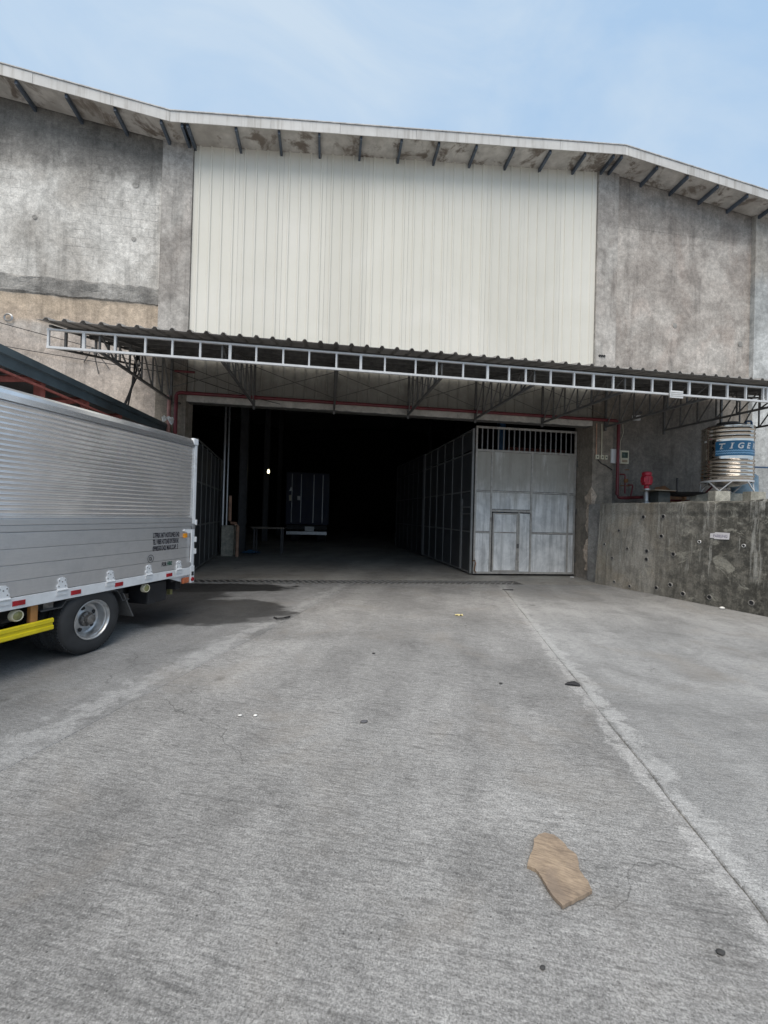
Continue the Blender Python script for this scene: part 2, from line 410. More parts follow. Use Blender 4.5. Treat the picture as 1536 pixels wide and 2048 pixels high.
def ground_mat(name, tone, smooth_k=1.0, joints=(), wet=(), floor=False):
    s = NT(name)
    v = s.map((1, 1, 1), rot=(0, 0, R(19)))
    big = s.noise(0.42, 7, 0.6, 0.6)
    c = s.mix(s.ramp(big, 0.32, 0.68), tuple(t * 0.80 for t in tone), tuple(t * 1.18 for t in tone))
    blot = s.noise(1.7, 8, 0.68, 0.7)
    c = s.scale(c, s.ramp(blot, 0.42, 0.70, 1.08, 0.84))
    trk = s.noise(1.0, 6, 0.6, 0.2, s.map((1.3, 0.14, 1), vec=v))
    c = s.scale(c, s.ramp(trk, 0.35, 0.65, 1.08, 0.90))
    X = s.xyz()
    jn = s.noise(5.0, 9, 0.78, 0.3)
    for (x0, y0, k, side, wid, amt) in joints:   # pale crumbled crust beside a joint
        d = s.math('SUBTRACT', X[0], s.math('MULTIPLY_ADD', X[1], k, x0 - k * y0))
        d = s.math('ABSOLUTE', s.math('SUBTRACT', d, side))
        d = s.math('ADD', d, s.math('MULTIPLY_ADD', jn, 9 * wid, -4.2 * wid))
        c = s.mix(s.ramp(d, wid * 0.35, wid * 1.5, amt, 0.0), c, tuple(min(0.6, t * 1.6) for t in tone))
    st1 = s.noise(1.0, 8, 0.72, 0.25, s.map((2.4, 24, 1), vec=v))
    c = s.scale(c, s.ramp(st1, 0.5, 0.74, 1.05, 1.05 - 0.42 * smooth_k))
    st2 = s.noise(1.0, 6, 0.65, 0.1, s.map((9, 75, 1), vec=v))
    c = s.scale(c, s.ramp(st2, 0.34, 0.70, 1.12, 1.0 - 0.26 * smooth_k))
    fn = s.noise(120, 5, 0.8)
    c = s.scale(c, s.ramp(fn, 0.32, 0.68, 0.55, 1.48))
    f2 = s.noise(22, 6, 0.75, 0.4, s.map((1, 1.8, 1), vec=v))
    c = s.scale(c, s.ramp(f2, 0.32, 0.68, 0.84, 1.16))
    ds = s.n('ShaderNodeVectorMath', operation='ADD')
    dn = s.n('ShaderNodeTexNoise'); s.put(dn.inputs['Vector'], s.co()); dn.inputs['Scale'].default_value = 2.2; dn.inputs['Detail'].default_value = 5
    dsc = s.n('ShaderNodeVectorMath', operation='SCALE'); dsc.inputs['Scale'].default_value = 0.55; s.put(dsc.inputs[0], dn.outputs['Color'])
    s.put(ds.inputs[0], s.co()); s.put(ds.inputs[1], dsc.outputs[0])
    ck = s.voro(0.33, ds.outputs[0], 'DISTANCE_TO_EDGE')
    cg = s.ramp(s.noise(0.6, 3, 0.5, 0, s.map((1, 1, 1), loc=(2, 6, 0))), 0.50, 0.60)
    c = s.scale(c, s.math('SUBTRACT', 1.0, s.math('MULTIPLY', s.math('MULTIPLY', s.ramp(ck, 0.0006, 0.0020, 1, 0), cg), 0.42)))
    oil = s.voro(1.15, s.map((1, 1, 1), loc=(3.3, 1.2, 0)))
    c = s.scale(c, s.ramp(s.math('ADD', oil, s.math('MULTIPLY_ADD', s.noise(9, 5), 0.10, -0.05)), 0.03, 0.09, 0.62, 1.0))
    grit = s.voro(42)
    c = s.mix(s.ramp(grit, 0.07, 0.15, 0.55, 0.0), c, tuple(min(0.75, t * 2.1) for t in tone))
    pit = s.voro(17, s.map((1, 1, 1), loc=(4, 7, 0)))
    c = s.scale(c, s.ramp(pit, 0.05, 0.09, 0.4, 1.0))
    pit2 = s.voro(48, s.map((1, 1, 1), loc=(1, 3, 0)))
    c = s.scale(c, s.ramp(pit2, 0.08, 0.16, 0.5, 1.0))
    brown = s.noise(0.9, 7, 0.65, 0.6, s.map((1, 1, 1), loc=(9, 3, 0)))
    c = s.mix(s.ramp(brown, 0.5, 0.72, 0, 0.35), c, (tone[0] * 0.95, tone[1] * 0.86, tone[2] * 0.76))
    rough = s.ramp(blot, 0.3, 0.7, 0.78, 0.92)
    if wet:
        tot = None
        wn = s.math('MULTIPLY_ADD', s.noise(1.3, 7, 0.62, 0.4, s.map((1, 2.2, 1))), 1.0, -0.5)
        for (cx, cy, rx, ry, rot, amt) in wet:
            vv = s.map((1 / rx, 1 / ry, 1), rot=(0, 0, 0), loc=(-cx / rx, -cy / ry, 0))
            ln = s.n('ShaderNodeVectorMath', operation='LENGTH'); s.put(ln.inputs[0], vv)
            q = s.math('MULTIPLY', s.ramp(s.math('ADD', ln.outputs['Value'], wn), 0.86, 1.04, 1, 0), amt)
            tot = q if tot is None else s.math('MAXIMUM', tot, q)
        c = s.mix(tot, c, s.scale(c, 0.17))
        rough = s.math('SUBTRACT', rough, s.math('MULTIPLY', tot, 0.30))
    h = s.math('ADD', s.math('MULTIPLY', st2, 0.8 * smooth_k), s.math('ADD', s.math('MULTIPLY', fn, 0.6), s.math('MULTIPLY', st1, 0.8 * smooth_k)))
    s.bump(h, 0.55, 0.012)
    return s.out(c, rough)
JL = (-1.54, 3.89, 0.39); JR = (2.56, 3.8, 0.30)
WET = [(-2.45, 9.2, 1.9, 0.55, 0, 1.0), (-2.0, 7.1, 1.5, 0.98, 0, 0.82), (-3.3, 8.4, 1.6, 1.2, 0, 0.8), (-0.95, 6.55, 0.5, 0.28, 0, 0.5)]
M['slab_left'] = ground_mat('left_slab_concrete', (0.242, 0.242, 0.241), 0.6, [(*JL, -0.22, 0.16, 0.6)], WET)
M['slab_mid'] = ground_mat('middle_slab_concrete', (0.272, 0.269, 0.264), 1.0, [(*JR, -0.04, 0.07, 0.7)], WET)
M['slab_right'] = ground_mat('right_slab_concrete', (0.276, 0.276, 0.273), 0.65, [(*JR, 0.06, 0.10, 0.6)])
M['floor'] = ground_mat('warehouse_floor_concrete', (0.29, 0.28, 0.26), 0.4)
M['earth'] = ground_mat('yard_earth', (0.22, 0.21, 0.19), 0.6)
M['terrace'] = concrete('terrace_concrete', (0.22, 0.21, 0.2), (0.34, 0.33, 0.31), 0.1, 0.1, 0.4)

def retaining_mat():
    s = NT('mossy_retaining_concrete')
    X = s.xyz(); z = X[2]
    n = s.noise(0.9, 8, 0.66, 0.5)
    c = s.mix(s.ramp(n, 0.34, 0.66), (0.24, 0.227, 0.20), (0.40, 0.385, 0.35))
    # dirt and moss thicken towards the camera end and the foot
    far = s.math('ADD', X[1], s.math('MULTIPLY_ADD', s.noise(0.9, 7, 0.65, 0.3, s.map((2, 2, 0.5))), 3.2, -1.6))
    k = s.ramp(far, 7.0, 9.4, 0.92, 0.10)
    c = s.mix(k, c, s.mix(s.ramp(s.noise(7, 7, 0.75), 0.42, 0.6), (0.035, 0.034, 0.028), (0.15, 0.142, 0.12)))
    st = s.noise(1.0, 8, 0.72, 0.15, s.map((10, 10, 0.32)))
    drip = s.ramp(st, 0.53, 0.63)
    band = s.ramp(s.math('ADD', z, s.math('MULTIPLY_ADD', s.noise(1.4, 5), 1.0, -0.5)), 0.45, 0.85)
    c = s.mix(s.math('MULTIPLY', s.math('MULTIPLY', drip, band), 0.75), c, (0.38, 0.375, 0.345))
    dk = s.ramp(s.noise(1.0, 8, 0.72, 0.15, s.map((8, 8, 0.3), loc=(3, 1, 2))), 0.47, 0.62)
    c = s.mix(s.math('MULTIPLY', dk, s.ramp(far, 7.0, 9.4, 0.75, 0.35)), c, (0.07, 0.068, 0.058))
    pat = s.noise(2.1, 8, 0.7, 0.8, s.map((1, 1, 1.4), loc=(7, 0, 3)))
    c = s.mix(s.ramp(pat, 0.56, 0.64, 0, 0.65), c, (0.36, 0.35, 0.30))
    tan = s.noise(0.8, 6, 0.6, 0.3, s.map((1, 1, 1), loc=(1, 4, 3)))
    c = s.mix(s.math('MULTIPLY', s.ramp(tan, 0.45, 0.65, 0.1, 0.5), s.ramp(far, 7.5, 9.5)), c, (0.30, 0.245, 0.17))
    fn = s.noise(30, 6, 0.75)
    c = s.scale(c, s.ramp(fn, 0.25, 0.75, 0.72, 1.28))
    s.bump(s.math('ADD', s.math('MULTIPLY', st, 0.8), s.math('MULTIPLY', fn, 0.6)), 0.7, 0.03)
    return s.out(c, 0.92)
M['retain'] = retaining_mat()

def alu_mat(name, base, rough, groove=False):
    s = NT(name)
    n = s.noise(1.0, 6, 0.6, 0.2, s.map((1.5, 0.6, 4)))
    s.rnd.inputs[1].default_value = 9
    c = s.mix(s.ramp(n, 0.3, 0.7), tuple(b * 0.96 for b in base), tuple(min(1, b * 1.03) for b in base))
    sm = s.noise(2.2, 7, 0.7, 0.4)
    c = s.scale(c, s.ramp(sm, 0.35, 0.75, 1.04, 0.86))
    fine = s.noise(90, 3, 0.7, 0, s.map((1, 0.1, 1)))
    c = s.scale(c, s.ramp(fine, 0.3, 0.7, 0.975, 1.025))
    return s.out(c, s.ramp(sm, 0.3, 0.7, rough * 0.9, rough * 1.15), 0.85)
M['alu'] = alu_mat('aluminium_corrugated', (0.86, 0.86, 0.865), 0.17)
M['alu_flat'] = alu_mat('aluminium_plank', (0.70, 0.705, 0.72), 0.40)
M['truck_white'] = simple('truck_white_paint', (0.72, 0.735, 0.75), 0.4, 0, 0.06, 8, dirt=(0.48, 0.46, 0.43))
def stainless():
    s = NT('stainless_steel')
    s.bump(s.math('ADD', s.noise(3.5, 3, 0.5, 0.4, s.map((1, 1, 2.2))), s.math('MULTIPLY', s.noise(1.0, 4, 0.6, 0, s.map((4, 4, 40))), 0.08)), 0.16, 0.05)
    return s.out((0.72, 0.66, 0.585), 0.10, 1.0)
M['stainless'] = stainless()
M['lid_grey'] = simple('grey_tank_lid', (0.10, 0.10, 0.10), 0.5, 0.4)
M['glass'] = NT('cab_glass').out((0.02, 0.025, 0.03), 0.05, 0.0)
def bulb_mat():
    s = NT('lit_bulb'); s.b.inputs['Emission Color'].default_value = (1, 0.9, 0.55, 1); s.b.inputs['Emission Strength'].default_value = 3.0
    return s.out((0.9, 0.85, 0.7), 0.4)
M['bulb'] = bulb_mat()
def card_mat():
    s = NT('brown_fibrous_board')
    v = s.map((1, 1, 1), rot=(0, 0, R(33)))
    c = s.mix(s.ramp(s.noise(7, 6, 0.6, 0.3), 0.35, 0.65), (0.235, 0.18, 0.135), (0.345, 0.265, 0.19))
    st = s.noise(1.0, 7, 0.7, 0.3, s.map((14, 80, 1), vec=v))
    c = s.scale(c, s.ramp(st, 0.35, 0.7, 1.2, 0.66))
    c = s.mix(s.ramp(s.noise(3.2, 5, 0.6, 0.5, s.map((1, 1, 1), loc=(0.3, 2.2, 0))), 0.5, 0.62, 0, 0.6), c, (0.235, 0.185, 0.145))
    s.bump(st, 0.6, 0.004)
    return s.out(c, 0.9)
M['card'] = card_mat()

# ================================================================== GROUND
ground = B(-900, 900, -900, 1200, -0.9, -0.33).build('ground', M['earth']); tag(ground, kind='structure', label='bare ground the concrete yard lies on')
def jl(y): return JL[0] + JL[2] * (y - JL[1])
def jr(y): return JR[0] + JR[2] * (y - JR[1])
Y0, Y1 = -9.0, 9.70
def edge(fx, off, sgn):
    pts = []
    n = 150
    for i in range(n + 1):
        y = Y0 + (Y1 - Y0) * i / n
        pts.append((fx(y) + off + 0.016 * N3(y, off * 50, sgn, 1.3) + 0.008 * N3(y, off * 90, sgn * 3, 6), y))
    return pts
def slab(name, left, right, mat, dz):
    # strip between two ragged edges, with a rounded-off arris along each
    mb = MB(); n = len(left); k = 0.008
    rows = []
    for (xa, y), (xb, _) in zip(left, right):
        rows.append([(xa, y, -0.3), (xa, y, dz - k), (xa + k, y, dz), (xb - k, y, dz), (xb, y, dz - k), (xb, y, -0.3)])
    for r_ in rows: mb.v += r_
    for i in range(n - 1):
        for j in range(5): mb.f.append((i * 6 + j, i * 6 + j + 1, (i + 1) * 6 + j + 1, (i + 1) * 6 + j))
    mb.f.append(tuple(range(6))); mb.f.append(tuple(range((n - 1) * 6, n * 6)))
    return mb.build(name, mat, ground)
gap = 0.003
ys = [Y0 + (Y1 - Y0) * i / 150 for i in range(151)]
slab('concrete_slab', [(-26.0, y) for y in ys], edge(jl, -gap, 1), M['slab_left'], 0.0)
slab('concrete_slab', edge(jl, gap, 1), edge(jr, -gap, 2), M['slab_mid'], 0.006)
slab('concrete_slab', edge(jr, gap, 2), [(7.16 + 0.2306 * (9.83 - y) if y > -4 else 10.35, y) for y in ys], M['slab_right'], 0.0)
B(-26, 26, -60, -9.01, -0.3, -0.004).build('concrete_slab', M['slab_mid'], ground)
B(10.36, 26, -9.0, -4.0, -0.3, -0.008).build('concrete_slab', M['slab_right'], ground)
drain_bed = B(-12, 4.95, 9.70, 10.30, -0.33, -0.27).build('drain_channel', simple('dark_drain_bed', (0.018, 0.017, 0.015), 0.6)); tag(drain_bed, 'dark concrete drain channel under the grating', kind='structure')  # near-black bed sets off the lighter grating bars
flr = MB().box(-20, 22, 10.30, 46, -0.3, 0.0).box(4.97, 7.22, 9.705, 10.298, -0.3, -0.004).build('warehouse_floor', M['floor']); tag(flr, 'grey concrete floor running into the dark warehouse', kind='structure')
B(-20, -12.0, 9.705, 10.298, -0.3, 0).build('floor_strip', M['floor'], flr)

for fx_ in (jl, jr):                            # grit packed into the joints
    mb = MB()
    for y in ys[:-1]: mb.v += [(fx_(y) - 0.035, y, -0.012), (fx_(y) + 0.035, y, -0.012)]
    mb.f = [(2 * i, 2 * i + 1, 2 * i + 3, 2 * i + 2) for i in range(149)]
    mb.build('joint_grit', M['earth'], ground)

# grating over the drain
gr = thing('drain_grate', 'long rusty steel drain grating across the warehouse threshold', 'grate', (-0.5, 10.0, 0))
for y in (9.735, 10.0, 10.265):
    B(-6.5, 4.93, y - 0.012, y + 0.012, -0.022, -0.002).build('grate_rail', M['hub'], gr)
gm = simple('worn_grate_steel', (0.40, 0.39, 0.37), 0.55, 0.2, 0.3, 7)
gb = MB().bar((-0.075, -0.119, -0.010), (0.075, 0.119, -0.010), 0.022, 0.010).mesh('grate_bar', gm)
gb2 = MB().bar((0.075, -0.119, -0.010), (-0.075, 0.119, -0.010), 0.022, 0.010).mesh('grate_bar', gm)
for k in range(100):
    x = -6.38 + k * 0.15
    if x > 4.82: break
    link('grate_bar', gb, gr, (x, 9.868, 0)); link('grate_bar', gb2, gr, (x, 10.132, 0))

# ================================================================== WAREHOUSE
wh = thing('warehouse', 'large concrete warehouse with cream ribbed cladding above a dark open bay', 'building', (1.9, 10.6, 0))
KX = [(-22, 12.876), (-3.77, 10.47), (7.62, 11.42), (24, 9.18)]
def zr(x):
    for (a, za), (b, zb) in zip(KX, KX[1:]):
        if x <= b: return za + (zb - za) * (x - a) / (b - a)
    return KX[-1][1]
WL, WR = -21.0, 23.0
def wallpiece(name, x0, x1, z0, z1, mat, y0=10.55, y1=10.85, kx=()):
    xs = sorted([x0, x1] + [k for k in kx if x0 < k < x1])
    top = [(x, (zr(x) + 0.12) if z1 is None else z1) for x in xs]
    return MB().prism([(x0, z0), (x1, z0)] + top[::-1], y1 - y0, (0, y0, 0)).build(name, mat, wh)
wallpiece('wall', WL, -4.13, -0.3, 6.60, M['conc_left'])
wallpiece('wall', WL, -4.13, 6.96, None, M['conc_left'])
def band(u, v):
    x = WL + (-4.13 - WL) * u
    if v < 0.08 or v > 0.92: y = 10.56
    else: y = 10.535 - 0.03 * (0.5 + N3(x, v, 0, 1.6))
    return (x, y, 6.55 + 0.44 * v + (0.06 * N3(x, v * 3, 4, 2.2) if 0 < v < 1 else 0))
bb = MB().grid(band, 420, 12); bb.box(WL, -4.13, 10.57, 10.85, 6.6, 6.96)
bb.build('bond_beam', M['conc_band'], wh)
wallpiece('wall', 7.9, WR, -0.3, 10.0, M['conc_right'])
wallpiece('wall', 7.9, WR, 10.0, None, M['conc_right'], 10.546)
wallpiece('column', -4.13, -3.44, -0.3, None, M['conc_col'], 10.47, 11.0)
wallpiece('column', 7.28, 7.9, -0.3, None, M['conc_col'], 10.47, 11.32, kx=(7.62,))
wallpiece('column', 12.32, 13.02, -0.3, None, M['conc_pale'], 10.42, 10.9)
wallpiece('column', -12.6, -11.9, -0.3, None, M['conc_col'], 10.47, 10.9)
B(-3.44, 7.28, 10.57, 10.8, 4.28, 4.75).build('lintel_beam', M['dark_steel'], wh)
# round tie-hole patches on the left wall and the right wall
for (x, z, r_) in [(-6.9, 8.35, 0.055), (-4.75, 8.1, 0.055), (-4.75, 9.4, 0.07), (-6.95, 6.83, 0.09), (9.82, 7.35, 0.07), (9.85, 5.98, 0.08), (12.0, 7.0, 0.08)]:
    MB().lathe([(r_, 0.012), (r_ * 0.86, -0.006 + 0.02), (0.0005, 0.016)], (x, 10.55, z), (0, -1, 0), 18).build('tie_hole_patch', M['conc_band'], wh)
for dx in (0, 0.07, 0.14):
    MB().lathe([(0.035, 0.0), (0.03, 0.02), (0.0005, 0.01)], (7.42 + dx, 10.468, 6.25), (0, -1, 0), 12).build('conduit_stub', M['black'], wh)
# cladding sheets
pan, rib = 0.267, 0.026
nsh = 10; sw = 10.70 / nsh
for i in range(nsh):
    x0 = -3.43 + i * sw + 0.002; x1 = x0 + sw - 0.004
    prof = []; yb = 10.528 - (0.0015 if i % 2 else 0)
    prof.append((x0, yb))
    for k in range(4):
        c_ = x0 + (k + 0.5) * (sw / 4)
        prof += [(c_ - 0.032, yb), (c_ - 0.016, yb - rib), (c_ + 0.016, yb - rib), (c_ + 0.032, yb)]
    prof.append((x1, yb))
    mb = MB(); n = len(prof)
    for th in (0, 0.004):
        for zf in (0, 1):
            mb.v += [(x, y + th, 4.40 if zf == 0 else zr(x) + 0.06) for x, y in prof]
    for j in range(n - 1):
        mb.f += [(j, j + 1, n + j + 1, n + j), (2 * n + j, 2 * n + j + 1, 3 * n + j + 1, 3 * n + j)]
        mb.f += [(j, j + 1, 2 * n + j + 1, 2 * n + j)]
    mb.f += [(0, n, 3 * n, 2 * n), (n - 1, 2 * n - 1, 4 * n - 1, 3 * n - 1)]
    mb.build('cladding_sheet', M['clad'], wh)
# bottom flashing with a ragged edge
def flash(u, v):
    x = -3.43 + 10.7 * u
    return (x, 10.49 - 0.004 * math.sin(x * 9), (4.265 + 0.028 * abs(N3(x, 0, 0, 3.0))) if v == 0 else 4.43)
MB().grid(flash, 160, 1).build('bottom_flashing', M['flash'], wh)
# eaves: fascia boards, soffit boards, steel battens
bx = [-3.98, -3.53, -3.41, -2.34, -1.36, -0.42, 0.59, 1.59, 2.54, 3.52, 4.52, 5.52, 6.5, 7.32, 7.56, 8.62, 9.55, 10.5, 11.45, 12.4, 13.4, 14.4, 15.4, 16.4, 17.4, 18.4, 19.4, 20.4, 21.4, 22.4]
bx += [-4.96 - 1.0 * k for k in range(16)]
bx.sort()
bm_ = None
for x in bx:
    z = zr(x)
    MB().bar((x, 9.935, z - 0.015), (x, 10.60, z - 0.035), 0.055, 0.10).build('soffit_batten', M['batten'], wh)
for a, b in zip(bx, bx[1:]):
    if b - a < 0.15: continue
    mb = MB(); e = 0.004
    ks = [a + e] + [k for k in (-3.77, 7.62) if a < k < b] + [b - e]
    top = [(x, zr(x) + 0.035) for x in ks]
    mb.prism(top + [(x, z + 0.012) for x, z in top[::-1]], 0.60, (0, 9.925, 0)).build('soffit_board', M['soffit'], wh)
fx = [-21.0]
while fx[-1] < 23: fx.append(fx[-1] + random.uniform(1.55, 2.3))
fx = sorted([f for f in fx if abs(f + 3.77) > 0.7 and abs(f - 7.62) > 0.7] + [-3.77, 7.62])
for i, (a, b) in enumerate(zip(fx, fx[1:])):
    o_ = 0.003 * (i % 2)
    MB().prism([(a + 0.003, zr(a)), (b - 0.003, zr(b)), (b - 0.003, zr(b) + 0.235), (a + 0.003, zr(a) + 0.235)], 0.018, (0, 9.882 - o_, 0)).build('fascia_board', M['fascia'], wh)
pts = [(x, zr(x) + 0.24) for x in (WL, -3.77, 7.62, 24)]
MB().prism(pts + [(x, z + 0.022) for x, z in pts[::-1]], 36.6, (0, 9.86, 0)).build('roof', M['roof'], wh)
# dark hall behind
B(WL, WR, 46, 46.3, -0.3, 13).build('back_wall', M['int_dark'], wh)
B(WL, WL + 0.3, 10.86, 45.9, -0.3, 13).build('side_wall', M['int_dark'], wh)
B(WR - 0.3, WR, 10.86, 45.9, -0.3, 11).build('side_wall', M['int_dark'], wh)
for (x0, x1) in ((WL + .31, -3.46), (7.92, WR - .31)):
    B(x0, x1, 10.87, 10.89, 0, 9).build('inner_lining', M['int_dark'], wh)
for x in (-3.35, 7.55):
    for y in (17.2, 23.5, 30):
        MB().box(x - 0.15, x + 0.15, y - 0.02, y + 0.02, 0, 9).box(x - 0.15, x - 0.13, y - 0.12, y + 0.12, 0, 9).box(x + 0.13, x + 0.15, y - 0.12, y + 0.12, 0, 9).build('interior_column', M['int_steel'], wh)
# broken plaster on the right column foot
def plas(u, v):
    z = 0.25 + 2.35 * v
    wl = max(0.03, 0.26 + 0.22 * N3(z, 1, 0, 1.9) - 0.08 * v); wr = max(0.02, 0.05 + 0.24 * max(0, v - 0.55) + 0.10 * N3(z, 7, 0, 2.3))
    if v > 0.88: wl *= (1 - v) / 0.12; wr *= (1 - v) / 0.12
    t = -wl + (wl + wr) * u; e_ = 1 - abs(2 * u - 1) ** 4
    th = (0.010 + 0.030 * e_ + 0.045 * N3(t * 2, z, 0, 4.5) * e_) - (0.03 if u in (0, 1) else 0)
    if t < 0: return (7.279 - th, 10.469 - t - th * max(0, 1 + t / 0.06), z)
    return (7.279 + t - th * max(0, 1 - t / 0.06), 10.469 - th, z)
MB().grid(plas, 26, 90).build('broken_plaster', M['plaster'], wh)

# ------------------------------------------------------------------ steel gate
def vbar(mb, x, z0, z1, y, w=0.045, d=0.045): mb.box(x - w / 2, x + w / 2, y - d / 2, y + d / 2, z0, z1)
gate = thing('steel_gate', 'closed pale grey steel sheet gate leaf with wicket door and barred top', 'gate', (5.7, 11.2, 0), 'warehouse gate leaves')
GX = [4.19, 4.66, 5.88, 7.03, 7.235]; GZ = [0.06, 1.24, 2.41, 3.57]
gy = 11.2
for i, x in enumerate(GX):
    mb = MB(); vbar(mb, x, 0.06, 4.24 if i in (0, 4) else 3.56, gy, 0.05); mb.build('frame_post', M['gate_frame'], gate)
for z in (0.085, 3.575, 4.235):
    B(4.165, 7.26, gy - 0.028, gy + 0.028, z - 0.028, z + 0.028).build('frame_rail', M['gate_frame'], gate)
for z in (1.24, 2.41):
    for a, b in zip(GX, GX[1:]):
        if z < 2 and a == 4.66: continue
        B(a + 0.026, b - 0.026, gy - 0.02, gy + 0.02, z - 0.02, z + 0.02).build('frame_rail', M['gate_frame'], gate)
for ci, (a, b) in enumerate(zip(GX, GX[1:])):
    for a2, b2 in zip(GZ, GZ[1:]):
        if ci == 1 and a2 < 2.3: continue
        B(a + 0.026, b - 0.026, gy - 0.006, gy + 0.006, a2 + 0.03, b2 - 0.03).build('sheet_panel', M['gate_sheet'], gate)
B(4.69, 5.85, gy - 0.006, gy + 0.006, 1.91, 2.385).build('sheet_panel', M['gate_sheet'], gate)
B(5.545, 5.85, gy - 0.006, gy + 0.006, 0.12, 1.80).build('sheet_panel', M['gate_sheet'], gate)
B(4.69, 5.85, gy - 0.03, gy + 0.03, 1.83, 1.895).build('frame_rail', M['gate_frame'], gate)
B(5.50, 5.54, gy - 0.025, gy + 0.025, 0.115, 1.825).build('frame_post', M['gate_frame'], gate)
wd = B(4.76, 5.44, gy - 0.012, gy + 0.008, 0.16, 1.76).build('wicket_door', M['gate_sheet'], gate)
fr = MB()
for a in ((4.715, 4.76, 0.12, 1.80), (5.44, 5.485, 0.12, 1.80)): fr.box(a[0], a[1], gy - 0.036, gy + 0.02, a[2], a[3])
fr.box(4.76, 5.44, gy - 0.034, gy + 0.018, 1.76, 1.80).box(4.76, 5.44, gy - 0.034, gy + 0.018, 0.12, 0.16)
fr.build('door_frame', M['gate_frame'], wd)
B(4.77, 5.43, gy - 0.026, gy - 0.013, 1.225, 1.255).build('door_rail', M['gate_frame'], wd)
B(5.45, 5.50, gy - 0.07, gy - 0.037, 0.80, 0.92).build('padlock', M['dark_steel'], wd)
for z in (0.5, 1.9, 3.3):
    MB().tube([(7.285, gy - 0.035, z - 0.09), (7.285, gy - 0.035, z + 0.09)], 0.022, 8).build('hinge', M['dark_steel'], gate, True)
vb = B(-0.014, 0.014, -0.014, 0.014, 3.604, 4.206).mesh('gate_bar', M['gate_edge'])
for k in range(18):
    link('gate_bar', vb, gate, (4.19 + 3.06 * (k + 1) / 19, gy, 0))
MB().tube([(4.13, gy - 0.06, 0.42), (4.20, gy - 0.07, 0.44), (4.22, gy - 0.07, 0.36), (4.19, gy - 0.06, 0.16), (4.24, gy - 0.06, 0.09)], 0.016, 6).build('bent_iron_strap', M['rust'], gate)

def leaf(name, label, p, q, n, wicket=None, top=4.2, edge_='gate_edge'):
    gz = GZ + [4.2] if top > 4 else GZ
    p, q = Vector((*p, 0)), Vector((*q, 0)); L = (q - p).length; d = (q - p) / L
    t = thing('steel_gate', label, 'gate', tuple(p), 'warehouse gate leaves')
    perp = Vector((-d.y, d.x, 0)) * 0.006
    for k in range(n + 1):
        a = p + d * (L * k / n)
        w = 0.06 if k in (0, n) else 0.04
        MB().bar(a + Vector((0, 0, 0.05)), a + Vector((0, 0, top if k in (0, n) else top - 0.05)), w, w).build('frame_post', M[edge_], t)
    for z in (0.08, 1.24, 2.41, 3.53) + ((4.17,) if top > 4 else ()):
        MB().bar(p + d * 0.04 + Vector((0, 0, z)), q - d * 0.04 + Vector((0, 0, z)), 0.034, 0.04).build('frame_rail', M[edge_], t)
    for k in range(n):
        a, b = p + d * (L * k / n + 0.03), p + d * (L * (k + 1) / n - 0.03)
        for z0, z1 in zip(gz, gz[1:]):
            z1 = min(z1, top - 0.05)
            vs = [a + perp + Vector((0, 0, z0 + 0.03)), b + perp + Vector((0, 0, z0 + 0.03)), b + perp + Vector((0, 0, z1 - 0.03)), a + perp + Vector((0, 0, z1 - 0.03))]
            vs += [v - 2 * perp for v in vs]
            MB().add(vs, [(0, 1, 2, 3), (7, 6, 5, 4), (0, 4, 5, 1), (1, 5, 6, 2), (2, 6, 7, 3), (3, 7, 4, 0)]).build('sheet_panel', M['gate_shaded' if edge_ == 'gate_edge' else 'int_dark'], t)  # deeper leaf coloured darker still, to sink into the hall's shade
    if wicket:
        a = p + d * 0.45 + perp * 6; s_ = 1 if wicket > 0 else -1
        mb = MB()
        for z in (1.75, 1.95): mb.bar(p + d * 0.05 + perp * 4 * s_ + Vector((0, 0, z)), p + d * 0.75 + perp * 4 * s_ + Vector((0, 0, z)), 0.03, 0.03)
        mb.bar(p + d * 0.72 + perp * 4 * s_ + Vector((0, 0, 0.1)), p + d * 0.72 + perp * 4 * s_ + Vector((0, 0, 2.2)), 0.03, 0.03)
        mb.build('wicket_frame', M[edge_], t)
    return t
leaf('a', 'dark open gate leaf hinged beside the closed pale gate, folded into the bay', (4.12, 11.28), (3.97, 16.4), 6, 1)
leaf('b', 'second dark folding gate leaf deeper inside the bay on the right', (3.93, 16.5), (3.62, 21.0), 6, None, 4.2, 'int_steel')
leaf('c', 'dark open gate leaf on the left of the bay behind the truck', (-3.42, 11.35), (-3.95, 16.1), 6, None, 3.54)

# ------------------------------------------------------------------ inside the bay
con = thing('shipping_container', 'dark blue shipping container on a trailer deep inside the warehouse', 'container', (-1.05, 24, 0.97))
cy = 23.3
B(-2.24, 0.14, cy + 0.05, cy + 9, 1.0, 3.9).build('body', M['cont_blue'], con)
for s_, x0 in ((0, -2.22), (1, -1.03)):
    d_ = B(x0, x0 + 1.14, cy, cy + 0.045, 1.08, 3.82).build('door', M['cont_blue'], con)
    for k in range(2):
        MB().tube([(x0 + 0.3 + 0.5 * k, cy - 0.05, 1.1), (x0 + 0.3 + 0.5 * k, cy - 0.05, 3.8)], 0.022, 6).build('lock_rod', M['steel'], d_)
MB().prism([(-2.08, 2.85), (-1.88, 2.85), (-1.98, 3.1)], 0.004, (0, cy - 0.006, 0)).build('hazard_sticker', M['white_pl'], con)
B(-2.08, -1.9, cy - 0.006, cy - 0.002, 2.3, 2.62).build('sticker', M['cream'], con)
B(-1.62, -1.46, cy - 0.006, cy - 0.002, 2.35, 2.58).build('sticker', M['white_pl'], con)
tr = thing('trailer', 'dark trailer chassis under the blue container inside the warehouse', 'trailer', (-1.05, 24, 0))
B(-2.15, 0.05, 23.1, 32, 0.72, 0.96).build('chassis', M['chassis'], tr)
B(-2.15, 0.05, 23.02, 23.08, 0.45, 0.62).build('bumper', M['steel'], tr)
